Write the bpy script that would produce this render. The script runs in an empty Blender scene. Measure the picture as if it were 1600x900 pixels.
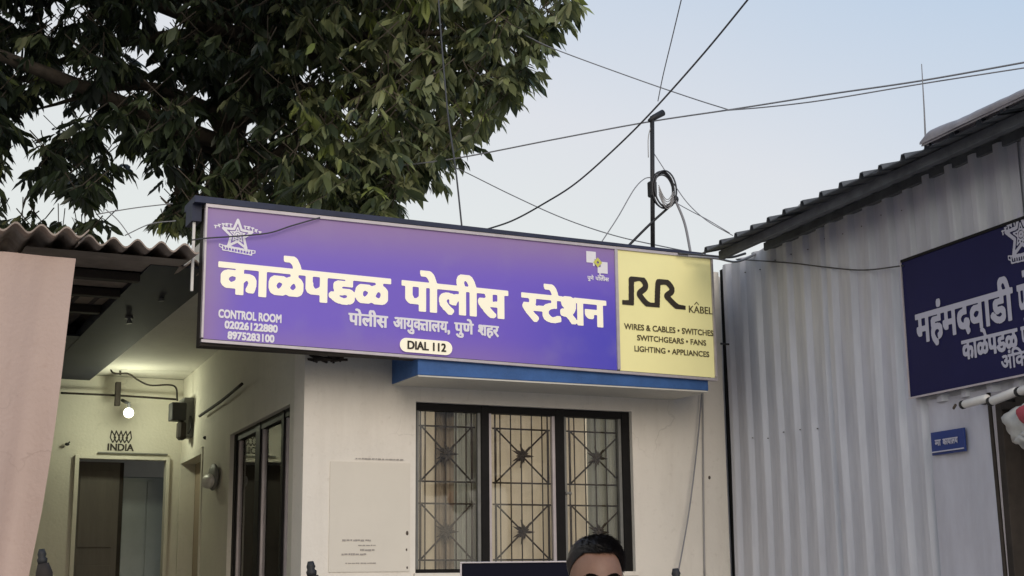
import bpy, math, random
import numpy as np
from math import radians, sin, cos, pi, atan, sqrt, tan
from mathutils import Vector, Matrix, noise
random.seed(7)
SC = bpy.context.scene
COL = SC.collection

# ---------------------------------------------------------------- camera
FPX, CX, CY = 2200.0, 800.0, 450.0          # focal length in pixels of the 1600 x 900 photograph
ROLL, PITCH = radians(0.6), atan(455 / 2200.0)
CAM = Vector((0, 0, 1.6))
_f = Vector((0, cos(PITCH), sin(PITCH))); _r = Vector((1, 0, 0)); _d = Vector((0, sin(PITCH), -cos(PITCH)))
RT = _r * cos(ROLL) + _d * sin(ROLL); DN = _d * cos(ROLL) - _r * sin(ROLL)
cd = bpy.data.cameras.new('camera'); cam = bpy.data.objects.new('camera', cd); COL.objects.link(cam)
cd.sensor_width = 36; cd.lens = 36 * FPX / 1600; cd.clip_end = 2000; cd.clip_start = 0.05
m = Matrix((RT, -DN, -_f)).transposed().to_4x4(); m.translation = CAM
cam.matrix_world = m
SC.camera = cam

# ---------------------------------------------------------------- world and sun
SUN_EL, SUN_AZ = radians(24), radians(163)     # azimuth clockwise from +Y: behind the camera, to the right, partly kept off by the shed
W = bpy.data.worlds.new('World'); SC.world = W; W.use_nodes = True
nt = W.node_tree; nt.nodes.clear()
out = nt.nodes.new('ShaderNodeOutputWorld'); bg = nt.nodes.new('ShaderNodeBackground'); bg.inputs[1].default_value = 0.92
sky = nt.nodes.new('ShaderNodeTexSky'); sky.sky_type = 'NISHITA'; sky.sun_disc = False
sky.sun_elevation = SUN_EL; sky.sun_rotation = SUN_AZ; sky.air_density = 1.2; sky.dust_density = 3
scl = nt.nodes.new('ShaderNodeVectorMath'); scl.operation = 'SCALE'; scl.inputs[3].default_value = 0.03
nt.links.new(sky.outputs[0], scl.inputs[0])
tc = nt.nodes.new('ShaderNodeTexCoord'); dp = nt.nodes.new('ShaderNodeVectorMath'); dp.operation = 'DOT_PRODUCT'
dp.inputs[1].default_value = (0.30, 0, 0.95); nt.links.new(tc.outputs['Generated'], dp.inputs[0])
nz = nt.nodes.new('ShaderNodeTexNoise'); nz.inputs['Scale'].default_value = 2.2; nz.inputs['Detail'].default_value = 3
nt.links.new(tc.outputs['Generated'], nz.inputs['Vector'])
ma = nt.nodes.new('ShaderNodeMath'); ma.operation = 'MULTIPLY_ADD'; ma.inputs[1].default_value = 0.10
nt.links.new(nz.outputs[0], ma.inputs[0]); nt.links.new(dp.outputs['Value'], ma.inputs[2])
rp = nt.nodes.new('ShaderNodeValToRGB'); nt.links.new(ma.outputs[0], rp.inputs[0])
e = rp.color_ramp.elements
e[0].position = 0.10; e[0].color = (0.70, 0.70, 0.63, 1)
e[1].position = 1.0; e[1].color = (0.27, 0.39, 0.58, 1)
for p, c in ((0.24, (0.69, 0.69, 0.65, 1)), (0.36, (0.66, 0.655, 0.67, 1)), (0.52, (0.45, 0.55, 0.68, 1))):
    x = e.new(p); x.color = c
ad = nt.nodes.new('ShaderNodeVectorMath'); ad.operation = 'ADD'
nt.links.new(scl.outputs[0], ad.inputs[0]); nt.links.new(rp.outputs[0], ad.inputs[1])
nt.links.new(ad.outputs[0], bg.inputs[0]); nt.links.new(bg.outputs[0], out.inputs[0])
sl = bpy.data.lights.new('sun', 'SUN'); sl.energy = 1.08; sl.angle = radians(32); sl.color = (1.0, 0.89, 0.77)
so = bpy.data.objects.new('sun', sl); COL.objects.link(so)
sd = Vector((sin(SUN_AZ) * cos(SUN_EL), cos(SUN_AZ) * cos(SUN_EL), sin(SUN_EL)))
so.rotation_euler = (-sd).to_track_quat('-Z', 'Y').to_euler(); so.location = sd * 30
vs = SC.view_settings; vs.view_transform = 'Standard'; vs.look = 'None'; vs.gamma = 1; vs.exposure = 0.12
SC.cycles.max_bounces = 8; SC.cycles.transparent_max_bounces = 16
SC.cycles.caustics_reflective = False; SC.cycles.caustics_refractive = False

# ---------------------------------------------------------------- frames: local x runs along a wall, local y into it, z up
class Frame:
    def __init__(s, O, az):
        a = radians(az); s.O = Vector(O); s.x = Vector((sin(a), cos(a), 0)); s.y = Vector((-cos(a), sin(a), 0)); s.z = Vector((0, 0, 1))
        s.M = Matrix((s.x, s.y, s.z)).transposed().to_4x4(); s.M.translation = s.O
    def at(s, px, py, d=0.0):
        r = _f + RT * ((px - CX) / FPX) + DN * ((py - CY) / FPX)
        t = ((s.O + s.y * d - CAM).dot(s.y)) / r.dot(s.y); q = CAM + r * t - s.O
        return q.dot(s.x), q.z
    def p(s, px, py, d=0.0):
        x, z = s.at(px, py, d); return Vector((x, d, z))
    def w(s, x, y, z): return s.O + s.x * x + s.y * y + s.z * z
WF = Frame((0, 0, 0), 90)                       # the world itself: x right, y away
F = Frame((-1.19276, 8.0, 0), 64.7)             # front wall of the station
SW = Frame((-1.19276, 8.0, 0), 158.2)           # its side wall along the passage
S = Frame(F.w(2.87, 0, 0), 160.15)              # corrugated shed wall

# ---------------------------------------------------------------- mesh helpers
class MB:
    def __init__(s): s.v = []; s.f = []; s.mi = []
    def add(s, vs, fs, mi=0):
        o = len(s.v); s.v += [tuple(v) for v in vs]; s.f += [tuple(i + o for i in f) for f in fs]; s.mi += [mi] * len(fs)
    def box(s, x0, x1, y0, y1, z0, z1, mi=0, b=0.0):
        if b > 0:                                # chamfered edges
            P = []
            for X, sx in ((x0, 1), (x1, -1)):
                for Y, sy in ((y0, 1), (y1, -1)):
                    for Z, sz in ((z0, 1), (z1, -1)):
                        P += [(X, Y + sy * b, Z + sz * b), (X + sx * b, Y, Z + sz * b), (X + sx * b, Y + sy * b, Z)]
            import bmesh
            bm = bmesh.new(); vv = [bm.verts.new(p) for p in P]
            r = bmesh.ops.convex_hull(bm, input=vv)
            bm.verts.index_update(); bm.faces.ensure_lookup_table()
            s.add([v.co[:] for v in bm.verts], [[v.index for v in f.verts] for f in bm.faces], mi); bm.free(); return
        vs = [(x0, y0, z0), (x1, y0, z0), (x1, y1, z0), (x0, y1, z0), (x0, y0, z1), (x1, y0, z1), (x1, y1, z1), (x0, y1, z1)]
        s.add(vs, [(0, 3, 2, 1), (4, 5, 6, 7), (0, 1, 5, 4), (1, 2, 6, 5), (2, 3, 7, 6), (3, 0, 4, 7)], mi)
    def tube(s, pts, r, n=6, mi=0, cap=True):
        pts = [Vector(p) for p in pts]; k = len(pts); rr = r if isinstance(r, (list, tuple)) else [r] * k
        o = len(s.v); vs = []; up = None
        for i, p in enumerate(pts):
            t = (pts[min(i + 1, k - 1)] - pts[max(i - 1, 0)]).normalized()
            if up is None: up = t.orthogonal().normalized()
            up = (up - t * up.dot(t)).normalized(); q = t.cross(up)
            for j in range(n):
                a = 2 * pi * j / n; vs.append(p + (up * cos(a) + q * sin(a)) * rr[i])
        fs = [(i * n + j, i * n + (j + 1) % n, (i + 1) * n + (j + 1) % n, (i + 1) * n + j) for i in range(k - 1) for j in range(n)]
        if cap: fs += [tuple(range(n - 1, -1, -1)), tuple((k - 1) * n + j for j in range(n))]
        s.add(vs, fs, mi)
    def ball(s, c, r, n=16, m=10, mi=0):
        r = r if isinstance(r, (list, tuple)) else (r, r, r); vs = [(c[0], c[1], c[2] - r[2])]
        for i in range(1, m):
            t = pi * i / m
            for j in range(n):
                a = 2 * pi * j / n; vs.append((c[0] + r[0] * sin(t) * cos(a), c[1] + r[1] * sin(t) * sin(a), c[2] - r[2] * cos(t)))
        vs.append((c[0], c[1], c[2] + r[2])); L = len(vs) - 1
        fs = [(0, 1 + (j + 1) % n, 1 + j) for j in range(n)]
        fs += [(1 + i * n + j, 1 + i * n + (j + 1) % n, 1 + (i + 1) * n + (j + 1) % n, 1 + (i + 1) * n + j) for i in range(m - 2) for j in range(n)]
        fs += [(1 + (m - 2) * n + j, 1 + (m - 2) * n + (j + 1) % n, L) for j in range(n)]
        s.add(vs, fs, mi)
    def grid(s, fn, nu, nv, mi=0, closed=False):
        vs = [fn(i / nu, j / nv) for j in range(nv + 1) for i in range(nu + 1)]
        s.add(vs, [(j * (nu + 1) + i, j * (nu + 1) + i + 1, (j + 1) * (nu + 1) + i + 1, (j + 1) * (nu + 1) + i) for j in range(nv) for i in range(nu)], mi)

class Thing:
    """An Empty at the thing's base; its parts are children."""
    def __init__(s, name, label, cat, frame, base, group=None):
        s.fr, s.base = frame, Vector(base)
        s.o = bpy.data.objects.new(name, None); COL.objects.link(s.o)
        s.o.empty_display_size = 0.2; s.o.matrix_world = frame.M @ Matrix.Translation(s.base)
        s.o['label'] = label; s.o['category'] = cat
        if group: s.o['group'] = group
    def part(s, name, mb, mats, smooth=False, parent=None, label=None, kind=None):
        o = mk(name, mb, mats, smooth, -s.base); o.parent = parent or s.o
        if label: o['label'] = label
        if kind: o['kind'] = kind
        return o

def mk(name, mb, mats, smooth=False, off=Vector((0, 0, 0))):
    me = bpy.data.meshes.new(name); off = Vector(off)
    me.from_pydata([tuple(Vector(v) + off) for v in mb.v], [], mb.f)
    for x in (mats if isinstance(mats, (list, tuple)) else [mats]): me.materials.append(x)
    if any(mb.mi): me.polygons.foreach_set('material_index', mb.mi)
    if smooth: me.polygons.foreach_set('use_smooth', [True] * len(me.polygons))
    me.update(); o = bpy.data.objects.new(name, me); COL.objects.link(o); return o

def single(name, mb, mats, label, cat, frame, base, group=None, smooth=False, kind=None):
    o = mk(name, mb, mats, smooth, -Vector(base)); o.matrix_world = frame.M @ Matrix.Translation(Vector(base))
    if kind: o['kind'] = kind
    if label: o['label'] = label
    if cat: o['category'] = cat
    if group: o['group'] = group
    return o

# ---------------------------------------------------------------- materials
def mat(name, col, rough=0.7, metal=0.0, var=0.0, scale=3.0, stretch=(1, 1, 1), col2=None, bump=0.0, bscale=60, spec=0.4, detail=6, emit=0.0):
    M = bpy.data.materials.new(name); M.use_nodes = True; n = M.node_tree; b = n.nodes['Principled BSDF']
    b.inputs['Roughness'].default_value = rough; b.inputs['Metallic'].default_value = metal
    b.inputs['Specular IOR Level'].default_value = spec
    b.inputs['Base Color'].default_value = (*col, 1)
    if emit:
        b.inputs['Emission Color'].default_value = (*col, 1); b.inputs['Emission Strength'].default_value = emit
    tc = n.nodes.new('ShaderNodeTexCoord'); mp = n.nodes.new('ShaderNodeMapping'); mp.inputs['Scale'].default_value = stretch
    n.links.new(tc.outputs['Object'], mp.inputs['Vector'])
    if var or col2:
        z = n.nodes.new('ShaderNodeTexNoise'); z.inputs['Scale'].default_value = scale; z.inputs['Detail'].default_value = detail
        z.inputs['Roughness'].default_value = 0.65
        n.links.new(mp.outputs[0], z.inputs['Vector'])
        r = n.nodes.new('ShaderNodeValToRGB'); n.links.new(z.outputs[0], r.inputs[0])
        c2 = col2 or tuple(c * (1 - var) for c in col)
        r.color_ramp.elements[0].position = 0.32; r.color_ramp.elements[1].position = 0.62
        r.color_ramp.elements[0].color = (*c2, 1); r.color_ramp.elements[1].color = (*col, 1)
        n.links.new(r.outputs[0], b.inputs['Base Color'])
        if emit: n.links.new(r.outputs[0], b.inputs['Emission Color'])
    if bump:
        z2 = n.nodes.new('ShaderNodeTexNoise'); z2.inputs['Scale'].default_value = bscale; z2.inputs['Detail'].default_value = 4
        bp = n.nodes.new('ShaderNodeBump'); bp.inputs['Strength'].default_value = bump; bp.inputs['Distance'].default_value = 0.01
        n.links.new(mp.outputs[0], z2.inputs['Vector']); n.links.new(z2.outputs[0], bp.inputs['Height']); n.links.new(bp.outputs[0], b.inputs['Normal'])
    return M

def stained(name, col, stain, rough=0.8):
    """plaster with broad blotches and faint vertical runs of dirt"""
    M = mat(name, col, rough, var=0.08, scale=1.6, bump=0.25, bscale=45)
    n = M.node_tree; b = n.nodes['Principled BSDF']; base = b.inputs['Base Color'].links[0].from_socket
    tc = n.nodes.new('ShaderNodeTexCoord'); mp = n.nodes.new('ShaderNodeMapping'); mp.inputs['Scale'].default_value = (4.5, 4.5, 0.8)
    z = n.nodes.new('ShaderNodeTexNoise'); z.inputs['Scale'].default_value = 1.3; z.inputs['Detail'].default_value = 8; z.inputs['Roughness'].default_value = 0.7
    r = n.nodes.new('ShaderNodeMapRange'); r.inputs[1].default_value = 0.52; r.inputs[2].default_value = 0.80; r.inputs[4].default_value = 0.38
    mx = n.nodes.new('ShaderNodeMix'); mx.data_type = 'RGBA'
    n.links.new(tc.outputs['Object'], mp.inputs['Vector']); n.links.new(mp.outputs[0], z.inputs['Vector']); n.links.new(z.outputs[0], r.inputs[0])
    n.links.new(r.outputs[0], mx.inputs[0]); n.links.new(base, mx.inputs[6]); mx.inputs[7].default_value = (*stain, 1)
    # hairline cracks where an uneven mask allows them
    vz = n.nodes.new('ShaderNodeTexVoronoi'); vz.feature = 'DISTANCE_TO_EDGE'; vz.inputs['Scale'].default_value = 1.7
    wz = n.nodes.new('ShaderNodeTexNoise'); wz.inputs['Scale'].default_value = 4; wz.inputs['Detail'].default_value = 6
    wa = n.nodes.new('ShaderNodeVectorMath'); wa.operation = 'MULTIPLY_ADD'; wa.inputs[1].default_value = (.35, .35, .35)
    n.links.new(tc.outputs['Object'], wz.inputs['Vector']); n.links.new(wz.outputs['Color'], wa.inputs[0]); n.links.new(tc.outputs['Object'], wa.inputs[2]); n.links.new(wa.outputs[0], vz.inputs['Vector'])
    cr = n.nodes.new('ShaderNodeMapRange'); cr.inputs[1].default_value = .010; cr.inputs[2].default_value = .002; n.links.new(vz.outputs['Distance'], cr.inputs[0])
    mk_ = n.nodes.new('ShaderNodeTexNoise'); mk_.inputs['Scale'].default_value = 1.1; n.links.new(tc.outputs['Object'], mk_.inputs['Vector'])
    mr = n.nodes.new('ShaderNodeMapRange'); mr.inputs[1].default_value = .56; mr.inputs[2].default_value = .68; mr.inputs[4].default_value = .30; n.links.new(mk_.outputs[0], mr.inputs[0])
    mm = n.nodes.new('ShaderNodeMath'); mm.operation = 'MULTIPLY'; n.links.new(cr.outputs[0], mm.inputs[0]); n.links.new(mr.outputs[0], mm.inputs[1])
    m2 = n.nodes.new('ShaderNodeMix'); m2.data_type = 'RGBA'; n.links.new(mm.outputs[0], m2.inputs[0]); n.links.new(mx.outputs[2], m2.inputs[6]); m2.inputs[7].default_value = (*[c * .55 for c in stain], 1)
    # fine scuffs
    sz = n.nodes.new('ShaderNodeTexNoise'); sz.inputs['Scale'].default_value = 22; sz.inputs['Detail'].default_value = 8; n.links.new(tc.outputs['Object'], sz.inputs['Vector'])
    sr = n.nodes.new('ShaderNodeMapRange'); sr.inputs[1].default_value = .60; sr.inputs[2].default_value = .75; sr.inputs[4].default_value = .35; n.links.new(sz.outputs[0], sr.inputs[0])
    m3 = n.nodes.new('ShaderNodeMix'); m3.data_type = 'RGBA'; n.links.new(sr.outputs[0], m3.inputs[0]); n.links.new(m2.outputs[2], m3.inputs[6]); m3.inputs[7].default_value = (*stain, 1)
    n.links.new(m3.outputs[2], b.inputs['Base Color']); return M

M = {}
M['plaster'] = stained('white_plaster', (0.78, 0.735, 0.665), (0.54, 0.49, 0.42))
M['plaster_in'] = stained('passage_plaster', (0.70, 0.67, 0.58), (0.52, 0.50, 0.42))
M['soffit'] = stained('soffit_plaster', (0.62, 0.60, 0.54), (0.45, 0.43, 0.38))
M['blue'] = mat('blue_paint', (0.045, 0.13, 0.36), 0.55, var=0.3, scale=5, bump=0.2)
M['navy'] = mat('dark_blue_paint', (0.025, 0.032, 0.07), 0.6, var=0.35, scale=9)
M['black'] = mat('black_paint', (0.009, 0.008, 0.008), 0.6, var=0.3, scale=20, spec=.2)
M['blackmatt'] = mat('black_rubber', (0.02, 0.02, 0.022), 0.6)
M['iron'] = mat('brown_iron', (0.085, 0.065, 0.05), 0.6, var=0.4, scale=25)
M['galv'] = mat('galvanised_sheet', (0.60, 0.60, 0.65), 0.45, metal=0.15, col2=(0.48, 0.48, 0.53), scale=2.2, stretch=(5, 5, 0.7), bump=0.12, bscale=12)
M['galvflat'] = mat('flat_grey_sheet', (0.55, 0.55, 0.62), 0.55, metal=0.1, col2=(0.47, 0.46, 0.52), scale=2.6, stretch=(3, 3, 0.8), bump=0.15, bscale=8)
M['rooftin'] = mat('dark_weathered_tin', (0.12, 0.13, 0.145), 0.75, metal=0.1, col2=(0.07, 0.075, 0.085), scale=8, bump=0.2)
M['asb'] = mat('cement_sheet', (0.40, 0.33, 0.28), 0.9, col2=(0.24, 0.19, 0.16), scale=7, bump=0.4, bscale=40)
M['wood'] = mat('dark_timber', (0.035, 0.027, 0.022), 0.8, var=0.4, scale=14)
M['tarp'] = stained('pink_sheet', (0.50, 0.375, 0.325), (0.40, 0.28, 0.23), 0.6)
M['alu'] = mat('pale_frame', (0.55, 0.50, 0.52), 0.45, metal=0.3, var=0.15, scale=12)
M['grey'] = mat('grey_box', (0.20, 0.20, 0.19), 0.55, var=0.2, scale=15)
M['white'] = mat('white_plastic', (0.72, 0.70, 0.68), 0.4, var=0.08, scale=8)
M['roofdark'] = mat('shaded_cement_sheet', (0.07, 0.06, 0.065), 0.9, var=.3, scale=5)  # dark copy of the cement sheet: deep under-roof shade put into the colour
M['wire'] = mat('cable_sheath', (0.05, 0.05, 0.055), 0.5)
M['wiregrey'] = mat('grey_cable_sheath', (0.24, 0.24, 0.26), 0.5)
M['pale_wire'] = mat('pale_hose', (0.34, 0.33, 0.33), 0.5)
M['cream'] = mat('cream_curtain', (0.70, 0.62, 0.50), 0.9, var=0.08, scale=6, stretch=(6, 6, 0.6))
M['greycurtain'] = mat('grey_curtain', (0.36, 0.37, 0.34), 0.9, var=0.15, scale=6, stretch=(6, 6, 0.6))
M['browncurtain'] = mat('brown_curtain', (0.42, 0.34, 0.26), 0.9, var=0.15, scale=6, stretch=(6, 6, 0.6))
M['room'] = mat('room_wall', (0.62, 0.58, 0.50), 0.9, var=0.1)
M['door'] = mat('grey_door', (0.13, 0.115, 0.10), 0.5, var=0.2, scale=5, stretch=(4, 4, 0.5))
M['steel'] = mat('pale_steel', (0.42, 0.47, 0.48), 0.35, metal=0.5, var=0.2, scale=2)
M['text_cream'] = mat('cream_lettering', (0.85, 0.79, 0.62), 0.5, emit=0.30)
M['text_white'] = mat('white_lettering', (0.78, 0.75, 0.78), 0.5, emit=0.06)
M['text_pale'] = mat('pale_lettering', (0.50, 0.49, 0.58), 0.5)
M['text_black'] = mat('black_lettering', (0.03, 0.022, 0.015), 0.6)
M['text_brown'] = mat('brown_lettering', (0.10, 0.075, 0.03), 0.6)
M['panel_navy'] = mat('navy_sign_panel', (0.013, 0.013, 0.070), 0.6, var=0.15, scale=2, spec=.2)
M['plate_blue'] = mat('blue_plate', (0.02, 0.045, 0.20), 0.4)
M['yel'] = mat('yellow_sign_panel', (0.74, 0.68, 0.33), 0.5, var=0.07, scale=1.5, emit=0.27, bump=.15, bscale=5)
M['skin'] = mat('skin', (0.23, 0.125, 0.085), 0.5, var=0.12, scale=30, bump=0.08, bscale=150)
M['hair'] = mat('black_hair', (0.012, 0.010, 0.011), 0.45, var=0.3, scale=60)
M['shirt'] = mat('blue_shirt', (0.12, 0.16, 0.24), 0.85, var=0.1, scale=10)
M['trousers'] = mat('dark_trousers', (0.03, 0.03, 0.035), 0.85)
M['shoe'] = mat('black_shoe', (0.015, 0.013, 0.012), 0.4)
M['eyewhite'] = mat('eye_white', (0.7, 0.68, 0.65), 0.2)
M['bark'] = mat('bark', (0.10, 0.08, 0.06), 0.9, var=0.4, scale=12, bump=0.6, bscale=25)
M['red'] = mat('red_cloth', (0.42, 0.07, 0.09), 0.8, var=0.2, scale=12)
M['concrete'] = mat('roof_concrete', (0.20, 0.19, 0.18), 0.9, var=0.3, scale=6, bump=0.3)
M['ground'] = mat('dusty_asphalt', (0.36, 0.335, 0.31), 0.95, col2=(0.27, 0.25, 0.23), scale=1.2, bump=0.4, bscale=30)
M['paper'] = mat('notice_sheet', (0.71, 0.665, 0.585), 0.7, var=0.06, scale=2)
M['faint'] = mat('faded_ink', (0.36, 0.33, 0.31), 0.8)
M['screen'] = mat('black_panel', (0.006, 0.006, 0.014), 0.7, spec=.1)

def glass_mat():
    g = bpy.data.materials.new('window_glass'); g.use_nodes = True; n = g.node_tree; n.nodes.clear()
    o = n.nodes.new('ShaderNodeOutputMaterial'); mx = n.nodes.new('ShaderNodeMixShader'); tr = n.nodes.new('ShaderNodeBsdfTransparent')
    gl = n.nodes.new('ShaderNodeBsdfGlossy'); fr = n.nodes.new('ShaderNodeFresnel'); fr.inputs[0].default_value = 1.6
    gl.inputs['Roughness'].default_value = 0.03; tr.inputs[0].default_value = (0.94, 0.95, 0.94, 1)
    tc = n.nodes.new('ShaderNodeTexCoord'); z = n.nodes.new('ShaderNodeTexNoise'); z.inputs['Scale'].default_value = 1.5
    bp = n.nodes.new('ShaderNodeBump'); bp.inputs['Strength'].default_value = 0.15; bp.inputs['Distance'].default_value = 0.02
    n.links.new(tc.outputs['Object'], z.inputs['Vector']); n.links.new(z.outputs[0], bp.inputs['Height']); n.links.new(bp.outputs[0], gl.inputs['Normal'])
    n.links.new(fr.outputs[0], mx.inputs[0]); n.links.new(tr.outputs[0], mx.inputs[1]); n.links.new(gl.outputs[0], mx.inputs[2])
    n.links.new(mx.outputs[0], o.inputs[0]); return g
M['glass'] = glass_mat()
def thin_cloth(m_, f=.45):
    n = m_.node_tree; b = n.nodes['Principled BSDF']; o = n.nodes['Material Output']; t = n.nodes.new('ShaderNodeBsdfTranslucent'); x = n.nodes.new('ShaderNodeMixShader')
    c = b.inputs['Base Color']; n.links.new(c.links[0].from_socket, t.inputs[0]); x.inputs[0].default_value = f
    n.links.new(b.outputs[0], x.inputs[1]); n.links.new(t.outputs[0], x.inputs[2]); n.links.new(x.outputs[0], o.inputs['Surface'])
for k_ in ('cream', 'greycurtain'): thin_cloth(M[k_])

def violet_panel():
    """flex face, uneven backlight put into its colour: violet in the middle, mauve towards the top and left edge, royal blue at the lower right"""
    m_ = bpy.data.materials.new('violet_sign_panel'); m_.use_nodes = True; n = m_.node_tree; b = n.nodes['Principled BSDF']
    b.inputs['Roughness'].default_value = 0.45
    tc = n.nodes.new('ShaderNodeTexCoord'); sp = n.nodes.new('ShaderNodeSeparateXYZ'); n.links.new(tc.outputs['Generated'], sp.inputs[0])
    def mix(fac, a, c):
        x = n.nodes.new('ShaderNodeMix'); x.data_type = 'RGBA'
        n.links.new(fac, x.inputs[0])
        if isinstance(a, tuple): x.inputs[6].default_value = (*a, 1)
        else: n.links.new(a, x.inputs[6])
        if isinstance(c, tuple): x.inputs[7].default_value = (*c, 1)
        else: n.links.new(c, x.inputs[7])
        return x.outputs[2]
    def rng(s, a, c):
        r = n.nodes.new('ShaderNodeMapRange'); r.interpolation_type = 'SMOOTHSTEP'; r.inputs[1].default_value = a; r.inputs[2].default_value = c
        n.links.new(s, r.inputs[0]); return r.outputs[0]
    def math(op, a, c):
        q = n.nodes.new('ShaderNodeMath'); q.operation = op
        for i, v in enumerate((a, c)):
            if isinstance(v, (int, float)): q.inputs[i].default_value = v
            else: n.links.new(v, q.inputs[i])
        return q.outputs[0]
    X, Z = sp.outputs[0], sp.outputs[2]
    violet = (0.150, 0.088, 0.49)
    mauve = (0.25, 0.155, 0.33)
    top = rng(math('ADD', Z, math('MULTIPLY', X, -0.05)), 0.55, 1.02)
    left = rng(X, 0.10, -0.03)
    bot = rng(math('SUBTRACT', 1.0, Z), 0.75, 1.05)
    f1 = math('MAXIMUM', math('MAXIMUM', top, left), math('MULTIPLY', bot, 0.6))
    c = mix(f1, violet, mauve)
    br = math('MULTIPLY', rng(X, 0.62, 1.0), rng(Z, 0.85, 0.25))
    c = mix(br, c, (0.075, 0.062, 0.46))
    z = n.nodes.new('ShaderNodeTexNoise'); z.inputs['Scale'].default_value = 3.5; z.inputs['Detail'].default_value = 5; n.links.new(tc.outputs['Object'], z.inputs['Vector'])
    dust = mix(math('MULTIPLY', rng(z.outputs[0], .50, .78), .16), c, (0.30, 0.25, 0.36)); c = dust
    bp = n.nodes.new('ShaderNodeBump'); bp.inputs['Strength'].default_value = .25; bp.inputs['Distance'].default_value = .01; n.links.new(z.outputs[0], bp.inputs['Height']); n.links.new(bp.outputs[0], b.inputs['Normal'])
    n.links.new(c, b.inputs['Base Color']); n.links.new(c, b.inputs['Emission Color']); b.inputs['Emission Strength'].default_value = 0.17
    return m_
M['violet'] = violet_panel()

def leaf_mat(name, use_attr):
    m_ = bpy.data.materials.new(name); m_.use_nodes = True; n = m_.node_tree; b = n.nodes['Principled BSDF']
    r = n.nodes.new('ShaderNodeValToRGB'); e = r.color_ramp.elements
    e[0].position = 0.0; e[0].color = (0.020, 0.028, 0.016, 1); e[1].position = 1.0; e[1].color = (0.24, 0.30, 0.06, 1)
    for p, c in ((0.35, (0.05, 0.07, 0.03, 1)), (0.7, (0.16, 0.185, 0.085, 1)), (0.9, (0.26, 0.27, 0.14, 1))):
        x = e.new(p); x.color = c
    if use_attr:
        a = n.nodes.new('ShaderNodeAttribute'); a.attribute_name = 'tint'; n.links.new(a.outputs['Fac'], r.inputs[0])
    else:
        a = n.nodes.new('ShaderNodeObjectInfo'); n.links.new(a.outputs['Random'], r.inputs[0])
    n.links.new(r.outputs[0], b.inputs['Base Color'])
    b.inputs['Roughness'].default_value = 0.38; b.inputs['Specular IOR Level'].default_value = 0.5
    t = n.nodes.new('ShaderNodeBsdfTranslucent'); x = n.nodes.new('ShaderNodeMixShader'); x.inputs[0].default_value = .18; n.links.new(r.outputs[0], t.inputs[0])
    n.links.new(b.outputs[0], x.inputs[1]); n.links.new(t.outputs[0], x.inputs[2]); n.links.new(x.outputs[0], n.nodes['Material Output'].inputs['Surface'])
    return m_
M['leafstuff'] = leaf_mat('leaf_mass', True); M['leaf'] = leaf_mat('leaf_single', False)

# ---------------------------------------------------------------- ground
g = MB(); g.grid(lambda u, v: ((u - .5) * 800, (v - .5) * 800, 0), 8, 8)
single('ground', g, M['ground'], 'dusty grey asphalt ground in front of the station', None, WF, (0, 0, 0), kind='structure')

# ---------------------------------------------------------------- lettering: outlines rasterised, emboldened, contoured into flat sheets
def text_tris(s):
    c = bpy.data.curves.new('t', 'FONT'); c.body = s; c.resolution_u = 6
    o = bpy.data.objects.new('t', c); COL.objects.link(o); bpy.context.view_layer.update()
    me = o.evaluated_get(bpy.context.evaluated_depsgraph_get()).to_mesh()
    me.calc_loop_triangles(); v = np.array([x.co[:2] for x in me.vertices]).reshape(-1, 2)
    t = np.array([x.vertices[:] for x in me.loop_triangles]).reshape(-1, 3)
    bpy.data.objects.remove(o); bpy.data.curves.remove(c)
    return v, t
def raster(v, t, res, x0, y0, w, h):
    m = np.zeros((h, w), bool)
    P = (v - (x0, y0)) * res
    for a, b, c in P[t]:
        lo = np.floor(np.minimum(np.minimum(a, b), c)).astype(int); hi = np.ceil(np.maximum(np.maximum(a, b), c)).astype(int) + 1
        lx, ly = max(lo[0], 0), max(lo[1], 0); hx, hy = min(hi[0], w), min(hi[1], h)
        if hx <= lx or hy <= ly: continue
        X, Y = np.meshgrid(np.arange(lx, hx) + .0, np.arange(ly, hy) + .0)
        d = lambda p, q: (q[0] - p[0]) * (Y - p[1]) - (q[1] - p[1]) * (X - p[0])
        A, B, C_ = d(a, b), d(b, c), d(c, a)
        m[ly:hy, lx:hx] |= ((A >= -.2) & (B >= -.2) & (C_ >= -.2)) | ((A <= .2) & (B <= .2) & (C_ <= .2))
    return m
def dilate(m, rx, ry):
    o = m.copy()
    for i in range(1, rx + 1): o[:, i:] |= m[:, :-i]; o[:, :-i] |= m[:, i:]
    m = o.copy()
    for i in range(1, ry + 1): o[i:, :] |= m[:-i, :]; o[:-i, :] |= m[i:, :]
    return o
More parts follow.
